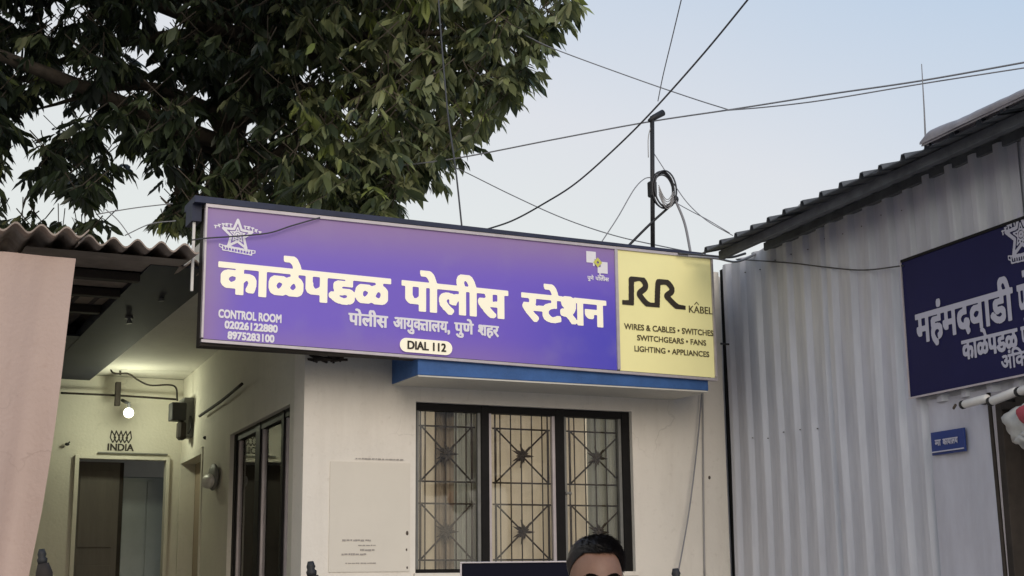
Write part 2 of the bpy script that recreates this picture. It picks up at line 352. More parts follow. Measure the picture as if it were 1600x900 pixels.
def contour(mask, cell_x, cell_z, ox, oz, y, mb, mi=0, shear=0.0):
    f = np.pad(mask.astype(float), 2)
    for _ in range(1):
        f = (np.roll(f, 1, 0) + 2 * f + np.roll(f, -1, 0)) / 4; f = (np.roll(f, 1, 1) + 2 * f + np.roll(f, -1, 1)) / 4
    h, w = f.shape; ins = f > 0.5
    P = lambda x, z: (ox + (x - 2) * cell_x, y, oz + (z - 2) * cell_z + shear * (x - 2) * cell_x)
    full = ins[:-1, :-1] & ins[1:, :-1] & ins[:-1, 1:] & ins[1:, 1:]
    anyc = (ins[:-1, :-1] | ins[1:, :-1] | ins[:-1, 1:] | ins[1:, 1:]) & ~full
    for j in range(h - 1):
        r = np.flatnonzero(full[j])
        if len(r):
            for seg in np.split(r, np.flatnonzero(np.diff(r) > 1) + 1):
                a, b = seg[0], seg[-1] + 1
                mb.add([P(a, j), P(b, j), P(b, j + 1), P(a, j + 1)], [(0, 1, 2, 3)], mi)
        for i in np.flatnonzero(anyc[j]):
            cs = [(i, j), (i + 1, j), (i + 1, j + 1), (i, j + 1)]; vals = [f[c[1], c[0]] for c in cs]; pts = []
            for k in range(4):
                a, b = cs[k], cs[(k + 1) % 4]; va, vb = vals[k], vals[(k + 1) % 4]
                if va > .5: pts.append(P(*a))
                if (va > .5) != (vb > .5):
                    t = (.5 - va) / (vb - va); pts.append(P(a[0] + (b[0] - a[0]) * t, a[1] + (b[1] - a[1]) * t))
            if len(pts) >= 3: mb.add(pts, [tuple(range(len(pts)))], mi)
def word(tokens, x0, x1, ztop, hgt, y, mb, bx=0.0, bz=0.0, res=70, em=0.62, shear=0.0, mi=0):
    """tokens: strings; a leading '~' makes the half form (no stem). ztop = top of the head line, hgt = head line to baseline"""
    pen = 0.0; H = int(res * 1.75); base = int(res * 0.5); masks = []
    for tk in tokens:
        half = tk[0] == '~'; s_ = tk.lstrip('~<')
        if s_ == ' ': pen += .28; continue
        v, t = text_tris(s_); v2, _ = text_tris(s_ + s_)
        adv = v2[:, 0].max() - v[:, 0].max()
        wpx = int((v[:, 0].max() - v[:, 0].min() + .6) * res)
        m_ = raster(v, t, res, v[:, 0].min() - .3, -base / res, wpx, H)
        off = v[:, 0].min() - .3
        if tk[0] == '<': adv *= .80
        if half:
            colsum = m_.sum(0); k = np.flatnonzero(colsum > colsum.max() * .97)[-1]; thr = colsum[k] * .93
            while colsum[k] >= thr: k -= 1
            m_[:, k + 1:] = False; adv = off + (k + 1) / res - 0.0
        masks.append((pen + off, m_)); pen += adv
    lo = min(p for p, m_ in masks); hi = max(p + m_.shape[1] / res for p, m_ in masks)
    full = np.zeros((H, int((hi - lo) * res) + 3), bool)
    for p, m_ in masks:
        k = int(round((p - lo) * res)); full[:, k:k + m_.shape[1]] |= m_
    full = dilate(full, int(round(bx * res)), int(round(bz * res)))
    cols = np.flatnonzero(full.any(0)); full = full[:, cols[0]:cols[-1] + 1]
    cx = (x1 - x0) / full.shape[1]; cz = hgt / (em * res + 2 * bz * res)
    contour(full, cx, cz, x0, ztop - hgt - (base - bz * res) * cz + 0.0, y, mb, mi, shear)
def strokes(paths, x0, z0, w, h, y, mb, res=120, mi=0, shear=0.0):
    """paths: (points in the unit box, width, closed) drawn thick; or ('fill', points)"""
    asp = w / h; W_, H_ = int(res * asp) + 8, res + 8
    X, Y = np.meshgrid((np.arange(W_) - 4) / res, (np.arange(H_) - 4) / res); m_ = np.zeros((H_, W_), bool)
    for it in paths:
        if it[0] == 'fill' or it[0] == 'hole':
            P = [(p[0] * asp, p[1]) for p in it[1]]; c = np.zeros_like(m_)
            for a, b in zip(P, P[1:] + P[:1]):
                if a[1] == b[1]: continue
                c ^= ((a[1] > Y) != (b[1] > Y)) & (X < (b[0] - a[0]) * (Y - a[1]) / (b[1] - a[1]) + a[0])
            if it[0] == 'fill': m_ |= c
            else: m_ &= ~c
            continue
        pts, wd = it; P = [(p[0] * asp, p[1]) for p in pts]
        for a, b in zip(P, P[1:]):
            dx, dy = b[0] - a[0], b[1] - a[1]; L = dx * dx + dy * dy + 1e-12
            t = np.clip(((X - a[0]) * dx + (Y - a[1]) * dy) / L, 0, 1)
            m_ |= (X - a[0] - t * dx) ** 2 + (Y - a[1] - t * dy) ** 2 < (wd / 2) ** 2
    contour(m_, h / res, h / res, x0 - 4 * h / res, z0 - 4 * h / res, y, mb, mi, shear)
def arc(cx, cz, rx, rz, a0, a1, n=14):
    return [(cx + rx * cos(radians(a0 + (a1 - a0) * i / n)), cz + rz * sin(radians(a0 + (a1 - a0) * i / n))) for i in range(n + 1)]
def smooth(pts, n=8):
    P = [Vector(p) for p in pts]; P = [P[0] * 2 - P[1]] + P + [P[-1] * 2 - P[-2]]; o = []
    for i in range(1, len(P) - 2):
        for k in range(n):
            t = k / n; a, b, c, d = P[i - 1:i + 3]
            o.append(0.5 * ((2 * b) + (c - a) * t + (2 * a - 5 * b + 4 * c - d) * t * t + (3 * b - a - 3 * c + d) * t ** 3))
    return o + [P[-2]]

def police_star(mb, x0, z0, w, h, y, shear=0.0):
    c = (0.5, 0.55); st = []
    for i in range(11):
        a = radians(90 + 36 * i); r = 0.43 if i % 2 == 0 else 0.185
        st.append((c[0] + r * cos(a) * h / w, c[1] + r * sin(a)))
    p = [(st, 0.07)]
    inner = [(c[0] + 0.5 * (q[0] - c[0]), c[1] + 0.5 * (q[1] - c[1])) for q in st]; p.append((inner, 0.03))
    k = h / w
    p.append((arc(c[0], c[1], .10 * k, .10, 0, 360, 20), 0.03))
    p.append((arc(c[0] , c[1], .045 * k, .045, 0, 360, 10), 0.05))
    p.append(([(c[0] - .03, .45), (c[0] - .03, .33)], .03)); p.append(([(c[0] + .03, .45), (c[0] + .03, .33)], .03))
    # curved name bands left and right of the top point, made of small separate characters
    for sgn in (-1, 1):
        for i in range(5):
            t = i / 4; x = 0.5 + sgn * (0.15 + 0.31 * t); z = 0.80 - 0.10 * t * t
            p.append(([(x - .022, z + .03), (x + .03, z + .03)], .03)); p.append(([(x, z + .03), (x + .005, z - .04)], .034))
            if i % 2: p.append(([(x - .03, z - .02), (x, z)], .03))
    # motto ribbon at the foot
    p.append(([(0.2, 0.20), (0.8, 0.16), (0.8, 0.03), (0.2, 0.07), (0.2, 0.20)], 0.03))
    for i in range(9):
        x = 0.26 + 0.06 * i; z = 0.135 - 0.04 * i / 8
        p.append(([(x - .02, z + .03), (x + .025, z + .03)], .025)); p.append(([(x, z + .03), (x, z - .03)], .028))
    p.append(([(0.2, .12), (0.13, .16), (.13, .22), (.2, .21)], .025)); p.append(([(0.8, .08), (0.87, .10), (.87, .17), (.8, .16)], .025))
    strokes(p, x0, z0, w, h, y, mb, res=110, shear=shear)

# ---------------------------------------------------------------- police station building
B = Thing('police_station_building', 'cream single storey police station with blue canopy over a grilled window', 'building', F, (0, 0, 0))
w = MB()
w.box(0, 0.683, 0, 0.2, 0, 3.34); w.box(2.150, 2.85, 0, 0.2, 0, 3.34)
w.box(0.683, 2.150, 0, 0.2, 2.635, 3.34); w.box(0.683, 2.150, 0, 0.2, 0, 1.632)
w.box(2.42, 2.85, 0, 0.2, 3.342, 3.60); w.box(2.851, 3.15, 0.12, 0.2, 0, 3.60)
B.part('front_wall', w, M['plaster'])
# side wall lives in its own frame, expressed in F coordinates
RSF = F.M.inverted() @ SW.M
def sw(mb):
    mb.v = [tuple(RSF @ Vector(v)) for v in mb.v]; return mb
w = MB()
w.box(-0.36, -0.205, 0, 0.2, 0, 3.34); w.box(-3.38, -2.26, 0, 0.2, 0, 3.34); w.box(-4.75, -4.53, 0, 0.2, 0, 3.34)
w.box(-2.26, -0.36, 0, 0.2, 2.635, 3.34); w.box(-2.26, -0.36, 0, 0.2, 0, 1.3); w.box(-4.53, -3.38, 0, 0.2, 2.655, 3.34)
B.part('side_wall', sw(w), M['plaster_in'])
w = MB()
w.box(-1.9, -0.61, 4.54, 4.7, 0, 3.9); w.box(0.181, 0.30, 4.54, 4.7, 0, 3.338); w.box(-0.61, 0.181, 4.54, 4.7, 2.66, 3.338)
w.box(-0.61, -0.50, 4.541, 4.699, 3.34, 3.9)
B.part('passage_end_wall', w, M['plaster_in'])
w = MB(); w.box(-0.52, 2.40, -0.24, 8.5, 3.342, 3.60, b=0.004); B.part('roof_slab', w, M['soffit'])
w = MB()
def bar0(q, x0, x1, za0, za1, zb0, zb1, y0, y1):
    q.add([(x0, y0, za0), (x1, y0, za1), (x1, y1, za1), (x0, y1, za0), (x0, y0, zb0), (x1, y0, zb1), (x1, y1, zb1), (x0, y1, zb0)],
          [(0, 3, 2, 1), (4, 5, 6, 7), (0, 1, 5, 4), (1, 2, 6, 5), (2, 3, 7, 6), (3, 0, 4, 7)])
bar0(w, -0.762, 2.46, 3.5925, 3.5845, 3.628, 3.600, -0.450, -0.20); bar0(w, -0.762, -0.712, 3.50, 3.50, 3.592, 3.592, -0.40, -0.24)
B.part('roof_edge_band', w, M['navy'], label='dark blue painted strip along the roof edge above the sign')
w = MB(); w.box(0.53, 2.46, -0.42, 0, 2.731, 2.93, b=0.003); B.part('canopy', w, M['blue'], label='blue painted concrete canopy above the window')
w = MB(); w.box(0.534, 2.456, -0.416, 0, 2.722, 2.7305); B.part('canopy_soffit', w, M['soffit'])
# rooms behind the windows
w = MB(); w.box(0.35, 2.84, 3.2, 3.3, 0, 3.34); w.box(2.72, 2.84, 0.21, 3.19, 0, 3.34); B.part('room_wall', w, M['room'])
w = MB(); w.box(0.45, 2.84, 0.21, 8.4, 1.0, 1.05); B.part('room_floor', w, M['room'])

# front window: black frame, three panes, ornamental grilles
fw_ = MB(); zt, zb = 2.635, 1.632
fx = lambda px: F.at(px, 760, 0.05)[0]
for a, b in ((0.684, 0.700), (fx(751), fx(763)), (fx(868), fx(881)), (2.095, 2.149)):
    fw_.box(a, b, 0.03, 0.10, zb, zt, b=0.003)
fw_.box(0.701, 2.094, 0.035, 0.095, zt - 0.045, zt - 0.001); fw_.box(0.701, 2.094, 0.035, 0.095, zb + 0.001, zb + 0.03)
win = B.part('window', fw_, M['black'], label='wide three pane window with black frame')
edges = [(0.700, fx(751)), (fx(763), fx(868)), (fx(881), 2.095)]
for i, (a, b) in enumerate(edges):
    pn = MB(); pn.box(a + .001, b - .001, 0.06, 0.064, zb + 0.03, zt - 0.045); B.part('pane', pn, M['glass'], parent=win)
    st = MB()                                   # pale sash around each pane
    st.box(a + .001, a + 0.02, 0.045, 0.075, zb + .031, zt - .046); st.box(b - 0.02, b - .001, 0.045, 0.075, zb + .031, zt - .046)
    B.part('sash', st, M['alu' if i == 1 else 'grey'], parent=win)
    gr = MB(); yg = 0.092; gx0, gx1 = a - 0.01, b + 0.01
    q0 = {0: 657, 1: 774, 2: 890}[i]; q1 = {0: 737, 1: 856, 2: 972}[i]
    sx0, sx1 = F.at(q0, 700, yg)[0], F.at(q1, 700, yg)[0]
    r = 0.0055
    for z1, z0 in ((2.505, 2.175), (2.045, 1.715)):
        for zz in (z0, z1): gr.tube([(sx0 - .02, yg, zz), (sx1 + .02, yg, zz)], r, 5)
        gr.tube([(sx0, yg + .004, z0), (sx1, yg + .004, z1)], r, 5); gr.tube([(sx0, yg - .004, z1), (sx1, yg - .004, z0)], r, 5)
        gr.tube([(sx0, yg, z0), (sx0, yg, z1)], r * 1.3, 5); gr.tube([(sx1, yg, z0), (sx1, yg, z1)], r * 1.3, 5)
        cxm, czm = (sx0 + sx1) / 2, (z0 + z1) / 2
        for k in range(12):                     # rosette: pointed petals
            an = 2 * pi * k / 14; L = 0.045 if k % 2 else 0.078
            gr.tube([(cxm, yg - .006, czm), (cxm + L * .5 * cos(an), yg - .016, czm + L * .5 * sin(an)), (cxm + L * cos(an), yg - .008, czm + L * sin(an))], [.008, .009, .001], 5)
        gr.ball((cxm, yg - .012, czm), .015, 8, 6)
    for k in range(5):
        xx = sx0 + (sx1 - sx0) * (k + .5) / 5
        gr.tube([(xx, yg + .010, zb), (xx, yg + .010, zt)], r * .8, 5)
    for xx in (sx0, sx1): gr.tube([(xx, yg + .006, zb), (xx, yg + .006, zt)], r, 5)
    B.part('grille', gr, M['iron'], smooth=True, parent=win)
sl_ = MB(); sl_.box(0.67, 2.16, -0.03, -0.001, 1.612, 1.640, b=.003); B.part('window_sill', sl_, M['plaster'])
# bolt on the sash
bt = MB(); bt.tube([F.p(884, 770, .03), F.p(893, 771, .03)], .008, 6); B.part('window_catch', bt, M['grey'], parent=win)

def curtain(mb, x0, x1, z0, z1, y, amp, waves, ph=0.0, n=70):
    mb.grid(lambda u, v: (x0 + (x1 - x0) * u, y + amp * sin(2 * pi * waves * u + ph + .5 * sin(3 * v)) * (1.0 - .35 * v) + .4 * amp * sin(2 * pi * waves * 2.3 * u), z0 + (z1 - z0) * v), n, 8)
for (a, b, mt, amp, wv, lab, yy) in ((0.685, 0.87, 'cream', .006, 1.5, 'flat cream curtain behind the left end of the grilled window', .15),
                             (0.86, 0.985, 'browncurtain', .012, 3, 'brown pleated curtain behind the left pane of the grilled window', .14),
                             (0.985, 1.13, 'greycurtain', .012, 2.5, 'grey pleated curtain beside the left window mullion', .15),
                             (1.12, 1.90, 'cream', .006, 3.5, 'wide cream curtain behind the middle pane of the grilled window', .165),
                             (1.90, 2.16, 'greycurtain', .014, 3, 'grey green curtain bunched at the right end of the grilled window', .14)):
    c = MB(); curtain(c, a, b, 1.45, 2.66, yy, amp, wv)
    single('curtain', c, M[mt], lab, 'curtain', F, ((a + b) / 2, yy, 1.45), group='curtains behind the front window', smooth=True)

# side window
fw_ = MB()
for a, b in ((-2.258, -2.17), (-1.50, -1.36), (-0.72, -0.655), (-0.42, -0.362)): fw_.box(a, b, 0.03, 0.10, 1.3, 2.635, b=.003)
fw_.box(-2.17, -0.421, 0.035, 0.095, 2.585, 2.634); fw_.box(-2.17, -0.421, 0.035, 0.095, 1.301, 1.34)
swin = B.part('window', sw(fw_), M['black'], label='black framed window in the passage wall')
for a, b in ((-2.17, -1.50), (-1.36, -0.72), (-0.655, -0.42)):
    pn = MB(); pn.box(a + .001, b - .001, .06, .064, 1.34, 2.585); B.part('pane', sw(pn), M['glass'], parent=swin)
    st = MB(); st.box(a + .002, a + .03, .045, .075, 1.341, 2.584); B.part('sash', sw(st), M['alu'], parent=swin)
c = MB(); curtain(c, -2.5, -0.3, 1.2, 2.7, .16, .014, 12, n=160)
single('curtain', c, M['cream'], 'cream curtain behind the window in the passage wall', 'curtain', SW, (-1.3, .16, 1.2), smooth=True)
# passage side door
d = MB(); d.box(-4.529, -3.381, 0.12, 0.16, 0, 2.654); dd = B.part('door', sw(d), M['browncurtain'], label='brown door in the passage side wall')
d = MB(); d.box(-4.529, -4.48, -0.01, 0.119, 0, 2.64, b=.002); d.box(-3.43, -3.381, -0.01, 0.119, 0, 2.64, b=.002); d.box(-4.48, -3.43, -0.008, 0.119, 2.60, 2.65)
B.part('door_frame', sw(d), M['plaster_in'])
# end doorway
d = MB(); d.box(-0.609, -0.575, 4.50, 4.6, 0, 2.659, b=.002); d.box(0.150, 0.180, 4.50, 4.6, 0, 2.659, b=.002); d.box(-0.575, 0.150, 4.502, 4.6, 2.63, 2.659)
B.part('door_frame', d, M['plaster_in'])
d = MB(); d.box(-0.575, -0.20, 4.72, 4.76, 0, 2.62); dd = B.part('door', d, M['door'], label='dark door leaf at the end of the passage')
d = MB()
for z0 in (0.3, 1.1, 1.9): d.box(-0.53, -0.25, 4.712, 4.719, z0, z0 + .65, b=.002)
B.part('door_panel', d, M['door'], parent=dd)
d = MB(); d.box(-1.0, 0.8, 6.2, 6.3, 0, 3.3); d.box(-1.0, -0.9, 4.71, 6.2, 0, 3.3); B.part('inner_wall', d, M['room'])
d = MB(); d.box(-0.20, -0.165, 4.73, 4.8, 1.2, 2.62); B.part('partition_post', d, M['wood'])

cab = Thing('steel_cabinet', 'pale grey steel cabinet standing inside the passage end doorway', 'cabinet', F, (-0.02, 5.2, 0))
d = MB(); d.box(-0.13, 0.30, 5.0, 5.4, 0, 2.52, b=.01); cab.part('body', d, M['steel'])
d = MB(); d.box(-0.12, 0.08, 4.985, 4.998, 0.1, 2.48, b=.002); cab.part('door', d, M['steel']); d = MB(); d.box(0.09, 0.29, 4.985, 4.998, 0.1, 2.48, b=.002); cab.part('door', d, M['steel'])

# framed sign over passage door: INDIA under a lotus, painted on the wall
t = MB(); x0, z0 = F.at(168, 704, 4.53); x1, z1 = F.at(210, 690, 4.53)
word(['INDIA'], x0, x1, z0 + .062, .06, 4.535, t, bx=.05, bz=.02, em=.70, res=50)
lx0, lz0 = F.at(171, 692, 4.53); lx1, lz1 = F.at(207, 674, 4.53)
pet = []
for k, (cx_, rx_) in enumerate(((0.5, .10), (.32, .12), (.68, .12), (.15, .12), (.85, .12))):
    pet.append(([(cx_, .05), (cx_ - rx_, .45), (cx_ + (cx_ - .5) * .2, 1.0), (cx_ + rx_, .45), (cx_, .05)], .10))
strokes(pet, lx0, lz0, lx1 - lx0, lz1 - lz0, 4.535, t, res=50)
single('wall_lettering', t, M['text_black'], 'black INDIA lettering under a lotus painted above the passage door', 'lettering', F, (x0, 4.535, z0))
t = MB(); a = F.p(153, 706, 4.52); b = F.p(262, 707, 4.52); t.box(a.x, b.x, 4.51, 4.539, a.z - .012, a.z, b=.002)
single('ledge', t, M['grey'], 'thin grey strip fixed above the passage door', 'ledge', F, (a.x, 4.53, a.z))

# notice sheet
n0 = F.at(516, 718, -.004); n1 = F.at(640, 893, -.004)
nt_ = Thing('notice_sheet', 'faded pale notice sheet on the wall left of the grilled window', 'notice', F, (n0[0], -0.002, n1[1]))
q = MB(); q.box(n0[0], n1[0], -0.006, -0.002, n1[1], n0[1] - .01); nt_.part('sheet', q, M['paper'])
q = MB(); rs = random.Random(3)
def scribble(px0, px1, py, h):
    x, z = F.at(px0, py, -.01); x1_, _ = F.at(px1, py, -.01); z -= 0
    while x < x1_:
        ww = rs.uniform(.006, .022); q.box(x, x + ww, -0.0095, -0.0075, z - h * rs.uniform(.3, .6), z + h * rs.uniform(.2, .5)); x += ww + rs.uniform(.002, .008)
for a in ((556, 628, 716, .006), (535, 580, 844, .010), (560, 586, 852, .007), (563, 582, 859, .012), (534, 570, 866, .012), (540, 585, 880, .006)): scribble(*a)
nt_.part('faded_writing', q, M['faint'], kind='stuff')
for i, (px, py, r_) in enumerate(((636, 833, .010), (635, 859, .006), (636, 887, .006))):
    q = MB(); p_ = F.p(px, py, -.004); q.ball(p_, (r_, .006, r_ * 1.4), 8, 6)
    single('wall_plug', q, M['iron'], ('dark wall plug, topmost of three beside the notice sheet', 'small wall plug in the middle of three beside the notice sheet', 'small wall plug, lowest of three beside the notice sheet')[i], 'wall plug', F, p_, group='wall plugs right of the notice sheet')

# ---------------------------------------------------------------- main sign
YS = -0.44
SG = Thing('signboard', 'long violet police station signboard with cream Devanagari lettering and a yellow advertisement end', 'sign', F, (0.9, YS, 2.8))
q = MB(); q.box(-0.70, 2.515, YS + .012, YS + .115, 2.822, 3.578); SG.part('sign_box', q, M['wood'])
# the board's lower edge runs down slightly to the right
zb_ = lambda s: 2.846 - 0.046 * (s + .7) / 3.2
q = MB(); q.add([(-0.688, YS + .006, zb_(-.69) + .012), (1.806, YS + .006, zb_(1.8) + .012), (1.806, YS + .006, 3.570), (-0.688, YS + .006, 3.574)], [(0, 1, 2, 3)])
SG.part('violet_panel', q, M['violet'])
q = MB(); q.add([(1.826, YS + .006, zb_(1.83) + .012), (2.50, YS + .006, zb_(2.5) + .012), (2.50, YS + .006, 3.565), (1.826, YS + .006, 3.566)], [(0, 1, 2, 3)])
SG.part('yellow_panel', q, M['yel'])
q = MB()
def bar(x0, x1, za0, za1, zb0, zb1, y0, y1):
    q.add([(x0, y0, za0), (x1, y0, za1), (x1, y1, za1), (x0, y1, za0), (x0, y0, zb0), (x1, y0, zb1), (x1, y1, zb1), (x0, y1, zb0)],
          [(0, 3, 2, 1), (4, 5, 6, 7), (0, 1, 5, 4), (1, 2, 6, 5), (2, 3, 7, 6), (3, 0, 4, 7)])
bar(-0.70, 2.515, 3.572, 3.566, 3.590, 3.582, YS - .006, YS + .03)
bar(-0.70, 2.515, zb_(-.7) - .008, zb_(2.5) - .008, zb_(-.7) + .007, zb_(2.5) + .007, YS - .006, YS + .03)
q.box(-0.701, -0.690, YS - .0055, YS + .029, 2.862, 3.571); q.box(2.501, 2.514, YS - .0055, YS + .029, 2.818, 3.564)
q.box(1.806, 1.826, YS - .004, YS + .02, 2.826, 3.568)
SG.part('frame', q, M['alu'])
q = MB(); q.box(-0.752, -0.737, YS + .06, YS + .075, 3.12, 3.56, b=.002); SG.part('side_bracket', q, M['white'])
sh = -0.0165
YT = YS + .002
hl = lambda s: 3.281 - 0.017 * (s + .62)
t = MB()
word(['काळेपडळ'], -.62, .362, hl(-.62), .172, YT, t, bx=.036, bz=.030, shear=sh)
word(['पोलीस'], .424, 1.09, hl(.424), .170, YT, t, bx=.036, bz=.030, shear=sh)
word(['~स', 'टेशन'], 1.173, 1.743, hl(1.173), .165, YT, t, bx=.036, bz=.030, shear=sh)
SG.part('station_name', t, M['text_cream'], label='large cream Devanagari station name')
t = MB(); z_ = 3.052
word(['पोलीस'], .111, .345, z_, .066, YT, t, bx=.03, bz=.022, res=50, shear=sh)
word(['आयु', '<क', 'तालय,'], .375, .72, z_ - .004, .064, YT, t, bx=.03, bz=.022, res=50, shear=sh)
word(['पुणे'], .745, .868, z_ - .010, .062, YT, t, bx=.03, bz=.022, res=50, shear=sh)
word(['शहर'], .893, 1.027, z_ - .013, .062, YT, t, bx=.03, bz=.022, res=50, shear=sh)
SG.part('subtitle', t, M['text_white'])
t = MB(); sh2 = -.02
word(['CONTROL', ' ', 'ROOM'], -.612, -.268, 3.022, .046, YT, t, bx=.045, bz=.03, em=.70, res=50, shear=sh2)
word(['02026122880'], -.578, -.287, 2.962, .042, YT, t, bx=.045, bz=.03, em=.70, res=50, shear=sh2)
word(['8975283100'], -.560, -.305, 2.906, .042, YT, t, bx=.045, bz=.03, em=.70, res=50, shear=sh2)
SG.part('phone_numbers', t, M['text_white'])
t = MB(); px0, px1, pz0, pz1 = .410, .728, 2.852, 2.932; hh = pz1 - pz0
pill = [(px0 + hh / 2 - hh / 2 * cos(a), (pz0 + pz1) / 2 + hh / 2 * sin(a)) for a in [pi / 2 - pi * k / 12 for k in range(13)][::-1]]
pill = [(px0 + hh / 2 + hh / 2 * cos(a), (pz0 + pz1) / 2 + hh / 2 * sin(a)) for a in [pi / 2 + pi * k / 12 for k in range(13)]] + \
       [(px1 - hh / 2 + hh / 2 * cos(a), (pz0 + pz1) / 2 + hh / 2 * sin(a)) for a in [-pi / 2 + pi * k / 12 for k in range(13)]]
t.add([(a, YS - .0085, b + sh * (a - px0)) for a, b in pill], [tuple(range(len(pill)))])
SG.part('dial_badge', t, M['text_cream'])
t = MB(); word(['DIAL', ' ', '112'], .455, .690, 2.917, .048, YS - .0125, t, bx=.03, bz=.02, em=.70, res=50, shear=sh)
SG.part('dial_number', t, M['text_black'])
t = MB(); police_star(t, -.655, 3.335, .265, .195, YT, shear=-.05); SG.part('star_emblem', t, M['text_white'])
# city police emblem: two pale squares joined by a yellow lozenge, tiny caption
t = MB(); ex, ez, ew, eh = 1.612, 3.385, .145, .155
strokes([('fill', [(0, .55), (0, 1), (.45, 1), (.45, .72), (.62, .72), (.62, .62), (1, .62), (1, .16), (.52, .16), (.52, .42), (.30, .42), (.30, .55)]),
         ('hole', [(.38, .40), (.66, .40), (.66, .70), (.38, .70)]), ([(.62, .16), (.62, .05), (.8, .05)], .05)], ex, ez, ew, eh, YT, t, res=80)
word(['पुणे'], 1.615, 1.660, 3.385, .022, YT, t, bx=.03, bz=.02, res=40); word(['पोलीस'], 1.670, 1.765, 3.385, .022, YT, t, bx=.03, bz=.02, res=40)
SG.part('city_emblem', t, M['text_white'])
t = MB(); strokes([('fill', [(.5, 0), (1, .5), (.5, 1), (0, .5)]), ('hole', [(.5, .35), (.65, .5), (.5, .65), (.35, .5)])], ex + .045, ez + .058, .062, .062, YT - .003, t, res=50)
SG.part('emblem_centre', t, mat('emblem_yellow', (.62, .60, .12), .5))
# advertisement end
def lp(zx, zy): return F.at(880 + zx / 4.092, 380 + zy / 4.092, YS)
path = [(385, 382), (437, 384), (437, 232), (490, 222), (522, 250), (525, 285), (490, 318), (500, 345), (545, 392), (602, 402), (607, 262), (618, 248), (660, 248), (692, 280), (694, 310), (664, 335), (680, 358), (730, 405), (780, 418)]
P = [lp(*a) for a in path]; bx0 = min(p[0] for p in P); bz0 = min(p[1] for p in P); bw = max(p[0] for p in P) - bx0; bh = max(p[1] for p in P) - bz0
U = [((a - bx0) / bw, (b - bz0) / bh) for a, b in P]
cv = U[:3] + [tuple(v) for v in smooth(U[2:10], 5)] + [tuple(v) for v in smooth(U[9:12], 3)] + [tuple(v) for v in smooth(U[11:], 5)]
t = MB(); strokes([([(p[0], p[1]) for p in cv], .225)], bx0, bz0, bw, bh, YT, t, res=110)
SG.part('cable_brand_logo', t, M['text_black'])
t = MB(); x0, z0 = lp(806, 445); x1, z1 = lp(955, 410)
word(['KABEL'], x0, x1, z0 + .048, .046, YT, t, bx=.02, bz=.01, em=.70, res=50)
mx_ = x0 + (x1 - x0) * .315; strokes([([(0, 0), (.5, 1), (1, 0)], .35)], mx_ - .012, z0 + .056, .03, .016, YT, t, res=40)
for s_, (a, b), (c_, d_), hh in ((['WIRES', ' ', '&', ' ', 'CABLES', ' ', '•', ' ', 'SWITCHES'], (392, 548), (962, 594), .036), (['SWITCHGEARS', ' ', '•', ' ', 'FANS'], (475, 620), (916, 655), .034), (['LIGHTING', ' ', '•', ' ', 'APPLIANCES'], (458, 690), (936, 728), .034)):
    x0, z0 = lp(a, b); x1, z1 = lp(c_, d_); word(s_, x0, x1, z0 + hh, hh, YT, t, bx=.02, bz=.012, em=.70, res=44, shear=(z1 - z0) / (x1 - x0))
SG.part('advert_lettering', t, M['text_brown'])

# ---------------------------------------------------------------- left neighbour: corrugated cement roof on timber, pink sheet
LR = Thing('corrugated_roof_shelter', 'brown corrugated cement roof on dark timber beams left of the violet sign', 'shelter', F, (-2.5, 1.5, 3.2))
zr = lambda y: 3.318 + 0.040 * (y + .5)
def corr(x0, x1, y0, y1, dz, ph=0.0, pitch=.1215, amp=.023, th=.010, wob=0.0):
    q = MB(); n = int((x1 - x0) / pitch * 10); ys = [y0 + (y1 - y0) * k / 10 for k in range(11)]
    top = lambda x, y: zr(y) + dz + amp * sin(2 * pi * (x / pitch) + ph) + wob * sin(x * 5)
    for s_, o_ in ((1, 0), (-1, -th)):
        q.grid(lambda u, v: (x0 + (x1 - x0) * u, y0 + (y1 - y0) * v, top(x0 + (x1 - x0) * u, y0 + (y1 - y0) * v) + o_), n, 10)
    q.grid(lambda u, v: (x0 + (x1 - x0) * u, y0, top(x0 + (x1 - x0) * u, y0) - th * v), n, 1); return q
LR.part('roof_sheet', corr(-4.2, -2.30, -.58, 1.2, .008), M['asb'], smooth=True); LR.part('roof_sheet', corr(-2.34, -1.32, -.60, 1.2, .022, wob=.002), M['asb'], smooth=True)
LR.part('roof_sheet', corr(-1.36, -.745, -.52, 1.2, .004), M['asb'], smooth=True, label='thin rusty edged roof sheet')
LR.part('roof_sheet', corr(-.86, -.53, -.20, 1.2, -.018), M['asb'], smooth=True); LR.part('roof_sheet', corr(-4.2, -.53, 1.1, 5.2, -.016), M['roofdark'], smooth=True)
for yy in (.08, .70, 1.41, 2.5, 3.7):
    q = MB(); q.box(-4.2, -.935, yy, yy + .07, zr(yy) - .095, zr(yy) - .046, b=.004); LR.part('beam', q, M['wood'])
q = MB()                                          # boarding of the ceiling further in
LR.part('post', (lambda q: (q.box(-1.60, -1.52, .52, .60, 0, zr(.5) - .13, b=.004), q)[1])(MB()), M['wood'])
LR.part('post', (lambda q: (q.box(-3.9, -3.82, .52, .60, 0, zr(.5) - .13, b=.004), q)[1])(MB()), M['wood'])
q = MB()
for y0_, y1_ in ((-.40, .078), (.152, .698), (.772, 1.408)): q.add([(x_, y_, zr(y_) - .040) for x_, y_ in ((-1.6, y0_), (-.775 if y0_ < 0 else -.53, y0_), (-.775 if y0_ < 0 else -.53, y1_), (-1.6, y1_))], [(0, 1, 2, 3)])
LR.part('ceiling_sheet', q, mat('brown_ceiling_sheet', (.30, .25, .215), .9, var=.35, scale=5))
gt = MB(); gt.box(-.93, -.525, -.18, 4.5, 3.288, 3.30); gt.box(-1.88, -.9301, 2.3, 4.5, 3.29, 3.302); gt.box(-.93, -.92, -.18, 4.5, 3.3001, 3.36)
